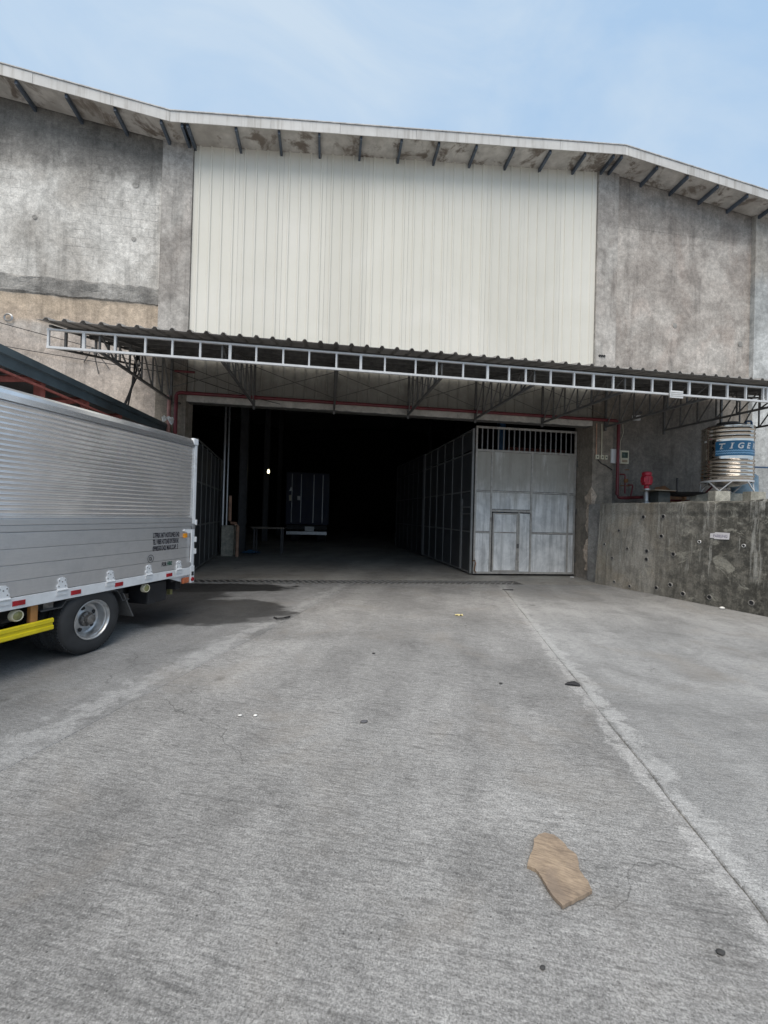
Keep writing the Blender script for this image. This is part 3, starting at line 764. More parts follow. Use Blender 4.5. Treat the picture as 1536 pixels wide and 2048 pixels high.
B(-1.15, -0.65, 22.98, 23.01, 0.64, 0.9).build('number_plate', M['white_pl'], tr)
for x in (-1.95, -0.45):
    for y in (24.2, 25.5):
        MB().lathe([(0.0, 0), (0.3, 0), (0.5, 0.03), (0.5, 0.47), (0.3, 0.5), (0, 0.5)], (x - 0.05, y, 0.5), (1, 0, 0), 20).build('wheel', M['tyre'], tr)
tb = thing('work_table', 'dark metal work table inside the bay left of the container', 'table', (-2.2, 16.8, 0))
B(-2.85, -1.62, 16.4, 17.2, 1.0, 1.04).build('table_top', M['wood'], tb)
for x in (-2.75, -1.72):
    for y in (16.5, 17.1): B(x - .025, x + .025, y - .025, y + .025, 0, 0.999).build('leg', M['int_steel'], tb)
bl = thing('light_bulb', 'single lit bulb hanging in the dark hall above the table', 'lamp', (-2.77, 20, 3.56))
MB().lathe([(0.0, -0.09), (0.04, -0.08), (0.06, -0.03), (0.055, 0.02), (0.035, 0.07), (0.03, 0.1)], (-2.77, 20, 3.56), n=14).build('glass_bulb', M['bulb'], bl, True)
MB().tube([(-2.77, 20, 3.65), (-2.77, 20, 9.0)], 0.008, 5).build('flex', M['black'], bl)
pl = B(-3.75, -3.32, 15.55, 15.9, 0, 1.12).build('concrete_plinth', M['conc_block'], bevel=0.01); tag(pl, 'pale concrete plinth at the inner end of the left gate', 'plinth')
bp = MB().tube([(-3.45, 15.45, 2.2), (-3.45, 15.45, 1.3), (-3.38, 15.4, 1.22), (-3.22, 15.38, 1.2), (-3.15, 15.38, 1.1), (-3.15, 15.38, 0.0)], 0.055, 10).build('bent_drain_pipe', M['pinkpipe'], None, True); tag(bp, 'pale orange bent pipe beside the concrete plinth', 'pipe')
for k, (x, r_, mt) in enumerate([(-3.66, 0.05, 'steel'), (-3.53, 0.035, 'steel')]):
    o = MB().tube([(x, 15.3, 1.13), (x, 15.3, 6.5)], r_, 8).build('riser_pipe', M[mt], None, True); tag(o, ['thicker grey riser pipe rising above the concrete plinth', 'thinner grey riser pipe rising above the concrete plinth'][k], 'pipe', 'riser pipes')
tp = MB().grid(lambda u, v: (-3.2 + 0.7 * u, 16.2 + 0.5 * v, 0.02 + 0.13 * (0.5 + N3(u * 2, v * 2, 0, 1.7)) * math.sin(math.pi * u) * math.sin(math.pi * v) + 0.04), 16, 12).build('tarpaulin', M['blue_tarp'], None, True); tag(tp, 'crumpled blue tarpaulin on the floor by the plinth', 'tarp')
o = B(5.65, 5.85, 13.0, 13.2, 0, 6).build('blue_post', M['blue_pl']); tag(o, 'blue steel post seen through the gate bars', 'post')
o = B(6.2, 8.4, 13.6, 13.75, 3.95, 4.15).build('red_beam', M['red_primer']); tag(o, 'red steel beam seen through the gate bars', 'beam')

# ================================================================== CANOPY
CL, CR = -4.5, 11.3
YF, YW = 7.24, 10.42
ca = thing('canopy', 'long lean-to steel canopy with white front truss over the bay', 'canopy', (3.4, 10.4, 4.2))
def zroof(y): return 4.56 + (5.40 - 4.56) * (y - 7.08) / (10.45 - 7.08)
nsh = 15; sw = (CR - CL + 0.1) / nsh
mb = MB(); prof = []
for k in range(4):
    a = k * sw / 4
    prof += [(a, 0), (a + sw / 8 - 0.045, 0), (a + sw / 8 - 0.018, 0.04), (a + sw / 8 + 0.018, 0.04), (a + sw / 8 + 0.045, 0)]
prof.append((sw - 0.001, 0))
n = len(prof)
for th in (0, 0.006):
    for y in (7.06, 10.45): mb.v += [(x, y, zroof(y) + z - th) for x, z in prof]
for j in range(n - 1):
    mb.f += [(j, j + 1, n + j + 1, n + j), (2 * n + j, 2 * n + j + 1, 3 * n + j + 1, 3 * n + j), (j, j + 1, 2 * n + j + 1, 2 * n + j)]
mb.f += [(0, n, 3 * n, 2 * n), (n - 1, 2 * n - 1, 4 * n - 1, 3 * n - 1)]
rs = mb.mesh('roof_sheet', M['canopy_roof'])
for i in range(nsh):
    link('roof_sheet', rs, ca, (CL - 0.05 + i * sw, 0, 0.0015 * (i % 2)))
zb, zt = 4.185, 4.475
B(CL, CR, YF - 0.022, YF + 0.022, zb - 0.014, zb + 0.022).build('bottom_chord', M['white_steel'], ca)
B(CL, CR, YF - 0.02, YF + 0.02, zt - 0.014, zt + 0.014).build('top_chord', M['white_steel'], ca)
wpx = [-4.48, -3.96, -3.49, -3.03, -2.61, -2.17, -1.69, -1.26, -0.81, -0.37, 0.1, 0.53, 0.96, 1.52, 1.91, 2.41, 2.88, 3.3, 3.63, 4.13, 4.61, 5.01, 5.43, 5.86, 6.27, 6.68, 7.09, 7.57, 7.96, 8.39, 8.80, 8.90, 9.35, 9.8, 10.25, 10.7, 11.25]
for i, x in enumerate(wpx):
    w = 0.022 if i % 5 == 1 else 0.015
    B(x - w, x + w, YF - 0.018, YF + 0.018, zb + 0.0225, zt - 0.0145).build('web_post', M['white_steel'], ca)
for y in (7.75, 8.4, 9.05, 9.7, 10.3):          # purlins under the sheet
    z = zroof(y) - 0.05
    B(CL, CR, y - 0.02, y + 0.02, z - 0.035, z + 0.035).build('purlin', M['dark_steel'], ca)
def side(x, mat):
    n_ = 7
    z0 = lambda y: 4.20 + (5.03 - 4.20) * (y - YF) / (YW - YF); z1 = lambda y: zroof(y) - 0.06
    MB().bar((x, YF + 0.03, z0(YF + .03)), (x, YW, z0(YW)), 0.04).build('side_bottom_chord', mat, ca)
    MB().bar((x, YF + 0.03, z1(YF + .03)), (x, YW, z1(YW)), 0.04).build('side_top_chord', mat, ca)
    for k in range(1, n_ + 1):
        y = YF + (YW - YF) * k / n_ - 0.02
        MB().bar((x, y, z0(y) + 0.02), (x, y, z1(y) - 0.02), 0.035).build('side_web_post', mat, ca)
side(CL + 0.02, M['dark_steel'])  # backlit side truss: its darkness is put into the steel colour
BRX = [-3.75, -1.83, 0.12, 2.02, 3.83, 5.72, 7.6, 9.41, 11.25]
for bi, x in enumerate(BRX):
    MB().bar((x, YW - 0.02, 4.15), (x, YW - 0.02, zroof(YW) - 0.09), 0.05).build('wall_post', M['dark_steel'], ca)
    lz = lambda y: 4.26 - 0.06 * (YW - y) / (YW - YF)
    MB().bar((x, YW - 0.05, lz(YW)), (x, YF + 0.05, lz(YF)), 0.045).build('bracket_chord', M['dark_steel'], ca)
    MB().bar((x, YW - 0.05, zroof(YW) - 0.11), (x, YF + 0.05, zroof(YF) - 0.11), 0.045).build('bracket_rafter', M['dark_steel'], ca)
    n_ = 6
    ysn = [YW - 0.05 - (YW - YF - 0.1) * k / n_ for k in range(n_ + 1)]
    for k in range(1, n_ + 1):
        y = ysn[k]
        MB().bar((x, y, lz(y) + 0.02), (x, y, zroof(y) - 0.13), 0.028).build('bracket_web', M['dark_steel'], ca)
        y2 = ysn[k - 1]
        MB().bar((x, y2 - 0.03, lz(y2) + 0.02), (x, y + 0.03, zroof(y) - 0.14), 0.024).build('bracket_diagonal', M['dark_steel'], ca)
for a, b in zip(BRX[:6], BRX[1:7]):
    for k, (za, zc) in enumerate(((5.18, 4.55), (4.55, 5.18))):
        MB().tube([(a + 0.03, 10.34 - 0.014 * k, za), (b - 0.03, 10.34 - 0.014 * k, zc)], 0.009, 5).build('brace_rod', M['dark_steel'], ca)
sg = thing('small_sign', 'small white louvred plate fixed to the canopy front truss', 'sign', (6.75, 7.17, 4.17))
pb = MB().box(6.61, 6.89, 7.165, 7.185, 4.105, 4.245); pb.build('plate', M['white_pl'], sg)
for z in (4.14, 4.175, 4.21): B(6.62, 6.88, 7.158, 7.164, z - 0.004, z + 0.004).build('louvre', M['gate_frame'], sg)

# ------------------------------------------------------------------ pipes, cables and boxes on the wall
def pipe(label, pts, r_, mat, name='pipe', cat='pipe', group=None, n=10):
    o = MB().tube(pts, r_, n).build(name, mat, None, True); return tag(o, label, cat, group)
def bend(pts, k=0.06):
    out = [Vector(pts[0])]
    for a, b, c in zip(pts, pts[1:], pts[2:]):
        a, b, c = Vector(a), Vector(b), Vector(c); d1, d2 = (a - b).normalized(), (c - b).normalized()
        out += [b + d1 * k, b + d1 * k * 0.3 + d2 * k * 0.3, b + d2 * k]
    out.append(Vector(pts[-1])); return out
fp = thing('fire_pipe', 'dark red fire pipe along the top of the bay and down to the pump', 'pipe', (2, 10.36, 4.42))
MB().tube(bend([(-3.62, 10.36, 0.0), (-3.62, 10.36, 4.44), (7.97, 10.36, 4.44), (7.97, 10.36, 2.3), (8.2, 10.2, 2.3), (8.2, 9.72, 2.3)], 0.08), 0.042, 10).build('pipe_run', M['red_pipe'], fp, True)
for x in (-1.8, 0.15, 2.05, 3.86, 5.75):
    MB().lathe([(0.052, -0.05), (0.052, 0.05)], (x, 10.36, 4.44), (1, 0, 0), 10).build('coupling', M['red_pipe'], fp, True)
for z in (1.5, 3.0, 4.2): B(-3.69, -3.55, 10.38, 10.47, z - 0.02, z + 0.02).build('clamp', M['dark_steel'], fp)
vv = MB().tube(bend([(7.99, 10.30, 2.95), (8.12, 10.25, 2.95), (8.12, 10.25, 2.42)], 0.05), 0.022, 8).build('valve_branch', M['red_pipe'], fp, True)
MB().lathe([(0.0, 0), (0.05, 0), (0.06, 0.04), (0.05, 0.1), (0, 0.1)], (8.12, 10.22, 2.72), (0, 0, 1), 12).build('valve_body', M['rust'], vv, True)
MB().lathe([(0.035, 0), (0.06, 0.0), (0.06, 0.012), (0.035, 0.012)], (8.12, 10.2, 3.06), (0, 0, 1), 14).build('valve_wheel', M['rust'], vv, True)
B(7.99, 8.25, 10.24, 10.27, 2.62, 2.65).build('valve_lever', M['rust'], vv)
MB().tube(bend([(8.2, 10.25, 2.66), (8.32, 10.2, 2.66), (8.22, 10.15, 2.36)], 0.03), 0.02, 8).build('bypass', M['red_pipe'], fp, True)
pipe('pale pink pipe running down beside the dark red fire pipe on the left', [(-3.78, 10.38, 0), (-3.78, 10.38, 4.36)], 0.045, simple('faded_red_pipe', (0.34, 0.17, 0.15), 0.6), 'pipe')
rb_ = MB().tube([(-3.65, 10.3, 4.93), (-3.2, 10.3, 4.93)], 0.028, 8).build('pipe_stub', M['red_pipe'], None, True); tag(rb_, 'short red pipe stub under the canopy at the left column', 'pipe')
# cables on the left wall
def sag(p, q, s_, n=14):
    p, q = Vector(p), Vector(q)
    return [p.lerp(q, i / n) - Vector((0, 0, s_ * 4 * (i / n) * (1 - i / n))) for i in range(n + 1)]
for k, (p, q, s_) in enumerate([((-9.5, 10.46, 6.25), (-5.5, 10.44, 5.38), 0.02), ((-5.5, 10.44, 5.38), (-3.9, 10.40, 5.03), 0.05), ((-9.5, 10.5, 5.55), (-3.95, 10.42, 4.92), 0.04), ((-3.9, 10.36, 5.02), (-1.2, 10.38, 4.32), 0.06)]):
    o = MB().tube(sag(p, q, s_), 0.009, 5).build('cable', M['black']); tag(o, ['upper black cable sloping down the left wall to the bracket', 'cable from the wall bracket to the left column', 'lower black cable across the left wall above the shed roof', 'cable drooping from the left column over the bay corner'][k], 'cable', 'wall cables')
br = thing('wall_bracket', 'small three legged iron cable bracket on the left wall', 'bracket', (-5.5, 10.45, 5.3))
for q in ((-5.75, 10.53, 5.05), (-5.42, 10.53, 4.8), (-5.2, 10.53, 4.95)): MB().bar((-5.5, 10.40, 5.38), q, 0.018).build('leg', M['dark_steel'], br)
cc = MB().lathe([(0.075, -0.02), (0.10, 0), (0.075, 0.02), (0.06, 0), (0.075, -0.02)], (-7.35, 10.5, 5.95), (0, 1, 0), 16).build('cable_coil', M['steel'], None, True); tag(cc, 'small coil of grey wire hung on the left wall', 'coil')
cb = thing('cable_bundle', 'black cable bundle hanging from the canopy to the shed gutter', 'cable', (-4.3, 9.6, 4.3))
for k in range(5):
    j = lambda: random.uniform(-0.05, 0.05)
    a = Vector((-4.20 + j(), 9.7 + j(), 5.12)); b = Vector((-4.15 + j() * 2, 9.6, 4.75)); c = Vector((-4.12 + j() * 0.3, 9.3, 4.25)); d = Vector((-4.05 + j(), 8.9, 3.72)); e_ = Vector((-4.0 + j() * 3, 8.6, 3.58))
    MB().tube([a, a.lerp(b, .5) + Vector((j(), 0, 0)), b, b.lerp(c, .5), c, c.lerp(d, .5), d, e_], 0.016, 6).build('strand', M['black'], cb, True)
# boxes on the right jamb
for k, x in enumerate((7.40, 7.55, 7.67)):
    sz = 0.05 if k < 2 else 0.035
    jb = B(x - sz, x + sz, 10.42, 10.468, 3.42 - 0.06, 3.42 + 0.06).build('socket_box', M['cream'], None, bevel=0.006)
    tag(jb, ['leftmost cream socket box on the right jamb, under the orange conduit', 'middle cream socket box on the right jamb, larger dark opening', 'smallest rightmost cream socket box on the right jamb'][k], 'socket', 'socket boxes')
    MB().lathe([(0.022, 0), (0.0, 0.001)], (x, 10.418, 3.42), (0, -1, 0), 12).build('opening', M['black'], jb)
pipe('orange conduit running down to the leftmost socket box', [(7.37, 10.44, 3.48), (7.36, 10.44, 4.35)], 0.014, M['pinkpipe'], 'conduit', 'conduit', 'jamb conduits')
pipe('pale cream conduit running down to the middle socket box', [(7.53, 10.44, 3.48), (7.52, 10.44, 4.35)], 0.014, M['cream'], 'conduit', 'conduit', 'jamb conduits')
o = MB().tube([(7.42, 10.44, 3.36), (7.52, 10.43, 3.24), (7.66, 10.43, 3.2), (7.86, 10.44, 3.08)], 0.012, 6).build('cable', M['black']); tag(o, 'short black cable drooping below the socket boxes', 'cable')
ap = thing('control_box', 'narrow white control box with a row of dark buttons on the right wall', 'control box', (7.98, 10.5, 3.5))
B(7.82, 8.09, 10.43, 10.53, 3.27, 3.67).build('case', M['white_pl'], ap, bevel=0.006)
for k in range(4): B(8.035, 8.065, 10.42, 10.429, 3.38 + k * 0.06, 3.41 + k * 0.06).build('button', M['black'], ap)
al = thing('alarm_panel', 'cream alarm panel with dark green screen beside the control box', 'control panel', (8.2, 10.5, 3.5))
B(8.11, 8.37, 10.44, 10.53, 3.27, 3.64).build('case', M['cream'], al, bevel=0.006)
B(8.15, 8.33, 10.43, 10.439, 3.43, 3.59).build('screen', M['screen'], al)
B(8.16, 8.32, 10.43, 10.439, 3.31, 3.38).build('label_plate', simple('tan_label', (0.36, 0.28, 0.19), 0.6), al)
o = MB().tube([(8.14, 10.5, 3.64), (8.16, 10.52, 3.9), (8.24, 10.52, 4.15), (8.22, 10.52, 4.4)], 0.007, 5).build('cable', M['cream']); tag(o, 'thin pale cable rising from the alarm panel', 'cable')
el = thing('emergency_light', 'white twin spot emergency light on the right wall under the canopy', 'lamp', (8.6, 10.5, 4.6))
B(8.50, 8.72, 10.45, 10.53, 4.52, 4.66).build('case', M['white_pl'], el, bevel=0.006)
for x in (8.54, 8.67): MB().lathe([(0.02, 0.0), (0.045, 0.05), (0.04, 0.06), (0.0, 0.055)], (x, 10.44, 4.73), (0, -1, -0.2), 14).build('spot_head', M['lid_grey'], el, True)

# ================================================================== RETAINING WALL, TERRACE AND EQUIPMENT
e_w = Vector((0.2247, -0.9744, 0)); b_w = Vector((7.13, 9.83, 0)); n_w = Vector((-0.9744, -0.2247, 0)); HW = 2.12
def rw(s_, z, out=0.0): return b_w + e_w * s_ - n_w * (0.16 * z / HW) + n_w * out + Vector((0, 0, z))
ret = thing('retaining_wall', 'mossy grey concrete retaining wall with weep holes beside the yard', 'wall', tuple(rw(3, 0)))
def rface(u, v):
    s_ = -0.17 + 14.15 * (u ** 1.5); z = -0.05 + (HW + 0.05) * v
    d = 0.022 * N3(s_, z, 0, 0.9) + 0.015 * N3(s_, z, 5, 4.0) + 0.008 * N3(s_ * 5, z * 0.5, 9, 3.0)
    if abs(z - 1.82) < 0.06: d -= 0.010
    if z > 1.85: d += 0.012
    if v == 1: d -= 0.03
    if u == 0: d = -0.40
    return rw(s_, z + (0.030 * N3(s_, 0, 2, 1.6) if v == 1 else 0), d)
MB().grid(rface, 260, 60).build('face', M['retain'], ret, True)
mb = MB()
ss = [-0.17 + 14.15 * ((i / 80) ** 1.5) for i in range(81)]
for s_ in ss:
    mb.v += [rw(s_, HW + 0.0295 * N3(s_, 0, 2, 1.6), 0.022 * N3(s_, HW, 0, 0.9) - 0.025), rw(s_, HW - 0.01, -0.40), rw(s_, 0.0, -0.42)]
for i in range(80):
    mb.f += [(3 * i, 3 * i + 3, 3 * i + 4, 3 * i + 1), (3 * i + 1, 3 * i + 4, 3 * i + 5, 3 * i + 2)]
mb.build('coping', M['retain'], ret)
HOLES = [(1.06, 1.77), (1.54, 1.79), (0.45, 1.42), (1.52, 1.34), (0.72, 0.99), (1.2, 0.97), (0.06, 1.04), (0.31, 0.72), (1.21, 0.78), (1.82, 0.96), (2.33, 1.27), (3.12, 1.25), (0.42, 0.13), (0.85, 0.09), (1.49, 0.16), (1.79, 0.28), (2.08, 0.14), (2.6, 0.17), (3.3, 0.2)]
for i, (s_, z) in enumerate(HOLES):
    if abs(z - 1.2) < 0.1 and s_ > 2: r_ = 0.026
    else: r_ = 0.040 if s_ > 0.9 else 0.03
    c_ = rw(s_, z, 0.022 * N3(s_, z, 0, 0.9) + 0.015 * N3(s_, z, 5, 4.0) + 0.008 * N3(s_ * 5, z * 0.5, 9, 3.0) + 0.006)
    wh_ = MB().lathe([(r_ * 1.3, -0.01), (r_ * 1.25, 0.012), (r_, 0.014), (r_ * 0.95, -0.06)], c_, n_w, 16).build('weep_pipe', M['conc_band'] if i not in (10, 11) else M['foam'], ret, True)
    MB().lathe([(r_ * 0.97, 0.003), (0.0005, 0.002)], c_, n_w, 14).build('weep_hole', M['black'], wh_)
ter = MB().prism([(7.35, 9.85), (7.2, 10.47), (7.905, 10.47), (7.905, 10.545), (26, 10.545), (26, -4), (10.5, -4)], 2.3, (0, 0, -0.2), (1, 0, 0), (0, 1, 0), (0, 0, 1)).build('terrace', M['terrace']); tag(ter, 'raised concrete terrace behind the retaining wall', kind='structure')
# small card on the wall
cs, cz = 2.73, 1.41
sgn = thing('paper_sign', 'small torn white card sign on the retaining wall face', 'sign', tuple(rw(cs, cz, 0.03)))
ex = e_w; ez = (rw(0, 1) - rw(0, 0)).normalized(); eo = n_w
def cardpt(a, b): return (a, b)
MB().prism([(-0.19, -0.045), (-0.11, -0.045), (-0.11, -0.065), (0.155, -0.06), (0.16, 0.07), (-0.10, 0.075), (-0.105, 0.055), (-0.185, 0.05)], 0.006, rw(cs, cz, 0.026), ex, ez, eo).build('card', M['paper'], sgn)
me = text_mesh('PARKING', 0.085, 0, 0.0, 0.72)
o_ = rw(cs, cz, 0.034)
for v in me.vertices: p = o_ + ex * (v.co.x - 0.13) + ez * (v.co.y - 0.028); v.co = p
me.materials.clear(); me.materials.append(M['purple_ink']); link('lettering', me, sgn)

# water tank
TX, TY, TZ0, TZ1, TR = 9.64, 8.74, 2.70, 3.97, 0.50
tk = thing('water_tank', 'shiny ribbed stainless water tank with blue TIGER label', 'tank', (TX, TY, TZ0))
prof = [(0.02, TZ0 - 0.16), (0.2, TZ0 - 0.14), (0.36, TZ0 - 0.09), (TR - 0.02, TZ0 - 0.01), (TR, TZ0 + 0.02)]
for (a_, b_, nwave) in ((0.05, 0.50, 5), (0.96, 1.24, 3)):      # rolled swages above and below the label
    for q in range(nwave * 8 + 1):
        prof.append((TR + 0.009 * (1 - math.cos(2 * math.pi * q / 8)) ** 1.4 * 0.8, TZ0 + a_ + (b_ - a_) * q / (nwave * 8)))
prof += [(TR, TZ1 - 0.02), (TR + 0.012, TZ1 - 0.01), (TR + 0.012, TZ1 + 0.012), (TR - 0.02, TZ1 + 0.02)]
MB().lathe(prof, (TX, TY, 0), n=96).build('body', M['stainless'], tk, True)
MB().lathe([(TR - 0.01, TZ1 + 0.018), (0.38, TZ1 + 0.07), (0.22, TZ1 + 0.11), (0.215, TZ1 + 0.15), (0.05, TZ1 + 0.17), (0.001, TZ1 + 0.172)], (TX, TY, 0), n=48).build('lid', M['lid_grey'], tk, True)
MB().tube(bend([(TX + 0.28, TY - 0.2, TZ1 + 0.06), (TX + 0.28, TY - 0.2, TZ1 + 0.17), (TX + 0.42, TY - 0.22, TZ1 + 0.17), (TX + 0.42, TY - 0.22, TZ1 + 0.05)], 0.03), 0.022, 8).build('vent_pipe', M['blue_pl'], tk, True)
A0 = math.atan2(-TY, -TX)
lab = MB().grid(lambda u, v: (TX + (TR + 0.006) * math.cos(A0 + R(-25 + 108 * u)), TY + (TR + 0.006) * math.sin(A0 + R(-25 + 108 * u)), 3.265 + 0.345 * v), 48, 1).build('label_band', M['blue'], tk, True)
for k, ch in enumerate('TIGER'):
    me = text_mesh(ch, 0.185, 0.22, 0.006, 0.95)
    xs = [v.co.x for v in me.vertices]; cxm = (min(xs) + max(xs)) / 2
    if ch in 'TI':
        bm = bmesh.new(); bm.from_mesh(me)
        for (yy) in ((0.0,) if ch == 'T' else (0.0, 0.118)):
            q = [bm.verts.new((cxm + sx_ + 0.22 * (yy - 0.06), yy + sy_, 0)) for sx_, sy_ in ((-0.032, 0), (0.032, 0), (0.032, 0.014), (-0.032, 0.014))]
            bm.faces.new(q)
        bm.to_mesh(me); bm.free()
    ang = A0 + R(-10 + 20.0 * k)
    for v in me.vertices:
        a = ang + (v.co.x - cxm) / TR; v.co = Vector((TX + (TR + 0.010) * math.cos(a), TY + (TR + 0.010) * math.sin(a), 3.425 + v.co.y))
    me.materials.clear(); me.materials.append(M['white_pl']); link('letter', me, lab)
for row, (zc, mt) in enumerate(((3.375, 'lightblue'), (3.32, 'lightblue'))):
    mb = MB(); n_ = 60
    for i in range(n_ + 1):
        a = A0 + R(-24 + 106 * i / n_); zz = zc + (0.014 if i % 2 else -0.014)
        for dz in (-0.011, 0.011): mb.v.append((TX + (TR + 0.009) * math.cos(a), TY + (TR + 0.009) * math.sin(a), zz + dz))
    for i in range(n_): mb.f.append((2 * i, 2 * i + 2, 2 * i + 3, 2 * i + 1))
    mb.build('wave_line', M[mt], lab)
a_ = A0 + R(-58)
MB().grid(lambda u, v: (TX + (TR + 0.004) * math.cos(a_ + 0.16 * u), TY + (TR + 0.004) * math.sin(a_ + 0.16 * u), 3.62 + 0.05 * v), 4, 1).build('sticker', M['white_pl'], tk)
st = thing('tank_stand', 'galvanised ring stand with V legs under the water tank', 'stand', (TX, TY, 2.35))
MB().lathe([(TR + 0.015, TZ0 - 0.045), (TR + 0.015, TZ0 - 0.005), (TR - 0.03, TZ0 - 0.012), (TR - 0.03, TZ0 - 0.045), (TR + 0.015, TZ0 - 0.045)], (TX, TY, 0), n=48).build('ring', M['white_steel'], st, True)
LEGA = [208, 298, 28, 118]
for i, la in enumerate(LEGA):
    f_ = Vector((TX + 0.52 * math.cos(R(la)), TY + 0.52 * math.sin(R(la)), 2.43))
    for da in (-26, 26):
        t_ = Vector((TX + 0.5 * math.cos(R(la + da)), TY + 0.5 * math.sin(R(la + da)), TZ0 - 0.04))
        MB().bar(f_, t_, 0.022, 0.022).build('leg', M['white_steel'], st)
    bk = B(f_.x - 0.2, f_.x + 0.2, f_.y - 0.1, f_.y + 0.1, 2.1, 2.425).build('concrete_block', M['conc_block'], None, bevel=0.012)
    tag(bk, ['front concrete block under the nearest V leg of the tank', 'right hand concrete block under the tank stand', 'concrete block at the back right under the tank stand', 'concrete block at the back left under the tank stand'][i], 'concrete block', 'blocks under the tank')
o = MB().lathe([(0, 2.1), (0.28, 2.1), (0.29, 2.5), (0.28, 2.95), (0.2, 3.02), (0, 3.02)], (11.15, 9.6, 0), n=28).build('blue_drum', simple('pale_blue_drum', (0.22, 0.33, 0.42), 0.5), None, True); tag(o, 'pale blue plastic drum right of the water tank', 'drum')
pipe('blue water pipe leading from the tank to the right', [(10.1, 8.9, 3.12), (10.8, 9.2, 3.15), (14, 9.9, 3.3)], 0.022, M['blue_pl'], 'water_pipe')

# pump set
pu = thing('booster_pump', 'red vertical booster pump on the terrace edge', 'pump', (8.22, 9.6, 2.1))
MB().lathe([(0, 2.1), (0.11, 2.1), (0.11, 2.16), (0.06, 2.18), (0.06, 2.46), (0.085, 2.48), (0.085, 2.52)], (8.22, 9.6, 0), n=20).build('pump_column', M['steel'], pu, True)
MB().lathe([(0.085, 2.52), (0.06, 2.54), (0.06, 2.6), (0.115, 2.62), (0.12, 2.66), (0.12, 2.84), (0.10, 2.86), (0.115, 2.87), (0.115, 2.93), (0.09, 2.955), (0, 2.96)], (8.22, 9.6, 0), n=24).build('motor', M['red_pump'], pu, True)
B(8.06, 8.11, 9.50, 9.62, 2.68, 2.80).build('terminal_box', M['red_pump'], pu, bevel=0.006)
for k in range(10):
    a = 2 * math.pi * k / 10; MB().bar((8.22 + 0.124 * math.cos(a), 9.6 + 0.124 * math.sin(a), 2.67), (8.22 + 0.124 * math.cos(a), 9.6 + 0.124 * math.sin(a), 2.83), 0.012).build('cooling_fin', M['red_pump'], pu)
o = B(8.32, 8.66, 9.32, 9.62, 2.1, 2.44).build('dark_steel_box', simple('charcoal_box', (0.06, 0.065, 0.062), 0.7, 0, 0.3), None, bevel=0.008); tag(o, 'charcoal metal box beside the red pump', 'box')
o = MB().prism([(8.02, 9.1), (8.72, 9.15), (8.78, 9.6), (8.4, 9.72), (8.05, 9.62)], 0.012, (0, 0, 2.45), (1, 0, 0), (0, 1, 0), (0, 0, 1)).build('steel_plate', simple('bleached_plate', (0.30, 0.26, 0.2), 0.6), None); tag(o, 'flat steel plate lying on the charcoal box', 'plate')
wb = thing('metal_tray', 'dark dished metal tray with an upright handle beside the pump', 'tray', (9.1, 9.4, 2.1))
MB().lathe([(0.0, 2.34), (0.25, 2.36), (0.46, 2.42), (0.48, 2.43), (0.46, 2.41), (0.25, 2.345), (0.0, 2.325)], (9.1, 9.4, 0), n=28).build('dish', M['chassis'], wb, True)
MB().tube(bend([(8.78, 9.2, 2.4), (8.68, 9.15, 2.43), (8.68, 9.15, 2.78)], 0.03), 0.022, 8).build('handle', M['black'], wb, True)
MB().lathe([(0.0, 2.1), (0.10, 2.1), (0.10, 2.17), (0.03, 2.18), (0.03, 2.335)], (9.1, 9.4, 0), n=16).build('foot', M['rust'], wb, True)
o = MB().prism([(8.95, 2.2), (9.95, 2.1), (10.0, 2.45), (9.5, 2.55), (9.3, 2.68), (9.0, 2.62)], 0.015, (0, 10.2, 0)).build('rusty_sheet', M['rust'], None); tag(o, 'rusty orange sheet propped against the wall behind the tray', 'metal sheet')
pipe('thin red pipe from the pump to the foot of the tank', bend([(8.3, 9.75, 2.24), (9.62, 9.5, 2.24), (9.85, 9.3, 2.62), (9.75, 9.05, 2.68)], 0.06), 0.024, M['red_pipe'], 'suction_pipe')
o = B(8.85, 9.02, 9.2, 9.35, 2.1, 2.17).build('white_tub', M['white_pl'], None, bevel=0.01); tag(o, 'small white tub below the metal tray', 'tub')

# ================================================================== LEAN-TO SHED ON THE LEFT
sh = thing('lean_to_shed', 'low dark lean-to shed with slate gutter along the left wall', 'shed', (-5, 7, 0))
XS = -3.85
for i, (y0, y1) in enumerate(((10.46, 8.05), (8.04, 5.1), (5.09, 1.8), (1.79, -2.5))):
    z = lambda y: 3.52 + 0.16 * (y - 5.4) / 5.1
    MB().add([(XS + a, y, z(y) + b) for y in (y0, y1) for a, b in ((0, -0.23), (0.012, -0.23), (0.012, -0.10), (0.05, -0.09), (0.05, -0.0), (0.035, 0), (0.035, -0.02), (0, -0.02))],
             [(k, (k + 1) % 8, (k + 1) % 8 + 8, k + 8) for k in range(8)] + [tuple(range(8)), tuple(range(8, 16))]).build('gutter', M['shed_gutter'], sh)
MB().add([(x, y, (3.50 + 0.16 * (y - 5.4) / 5.1) + zz - (0.10 * (XS - x))) for y in (10.46, -2.5) for x, zz in ((XS - 0.01, -0.03), (-12, -0.03), (-12, 0.01), (XS - 0.01, 0.01))],
         [(0, 1, 2, 3), (7, 6, 5, 4), (0, 4, 5, 1), (1, 5, 6, 2), (2, 6, 7, 3), (3, 7, 4, 0)]).build('roof', M['canopy_roof'], sh)
for y in (9.4, 8.3, 7.22, 6.17, 5.0, 3.0, 0.5):
    MB().bar((XS - 0.06, y, 0), (XS - 0.06, y, 3.42), 0.09).build('post', M['red_primer'], sh)
    MB().bar((XS - 0.06, y - 0.07, 3.36), (-9, y - 0.07, 2.9), 0.07).build('rafter', M['red_primer'], sh)
    MB().bar((XS - 0.06, y - 0.02, 3.36), (XS - 0.06, y - 0.85, 3.1), 0.06).build('knee_brace', M['red_primer'], sh)
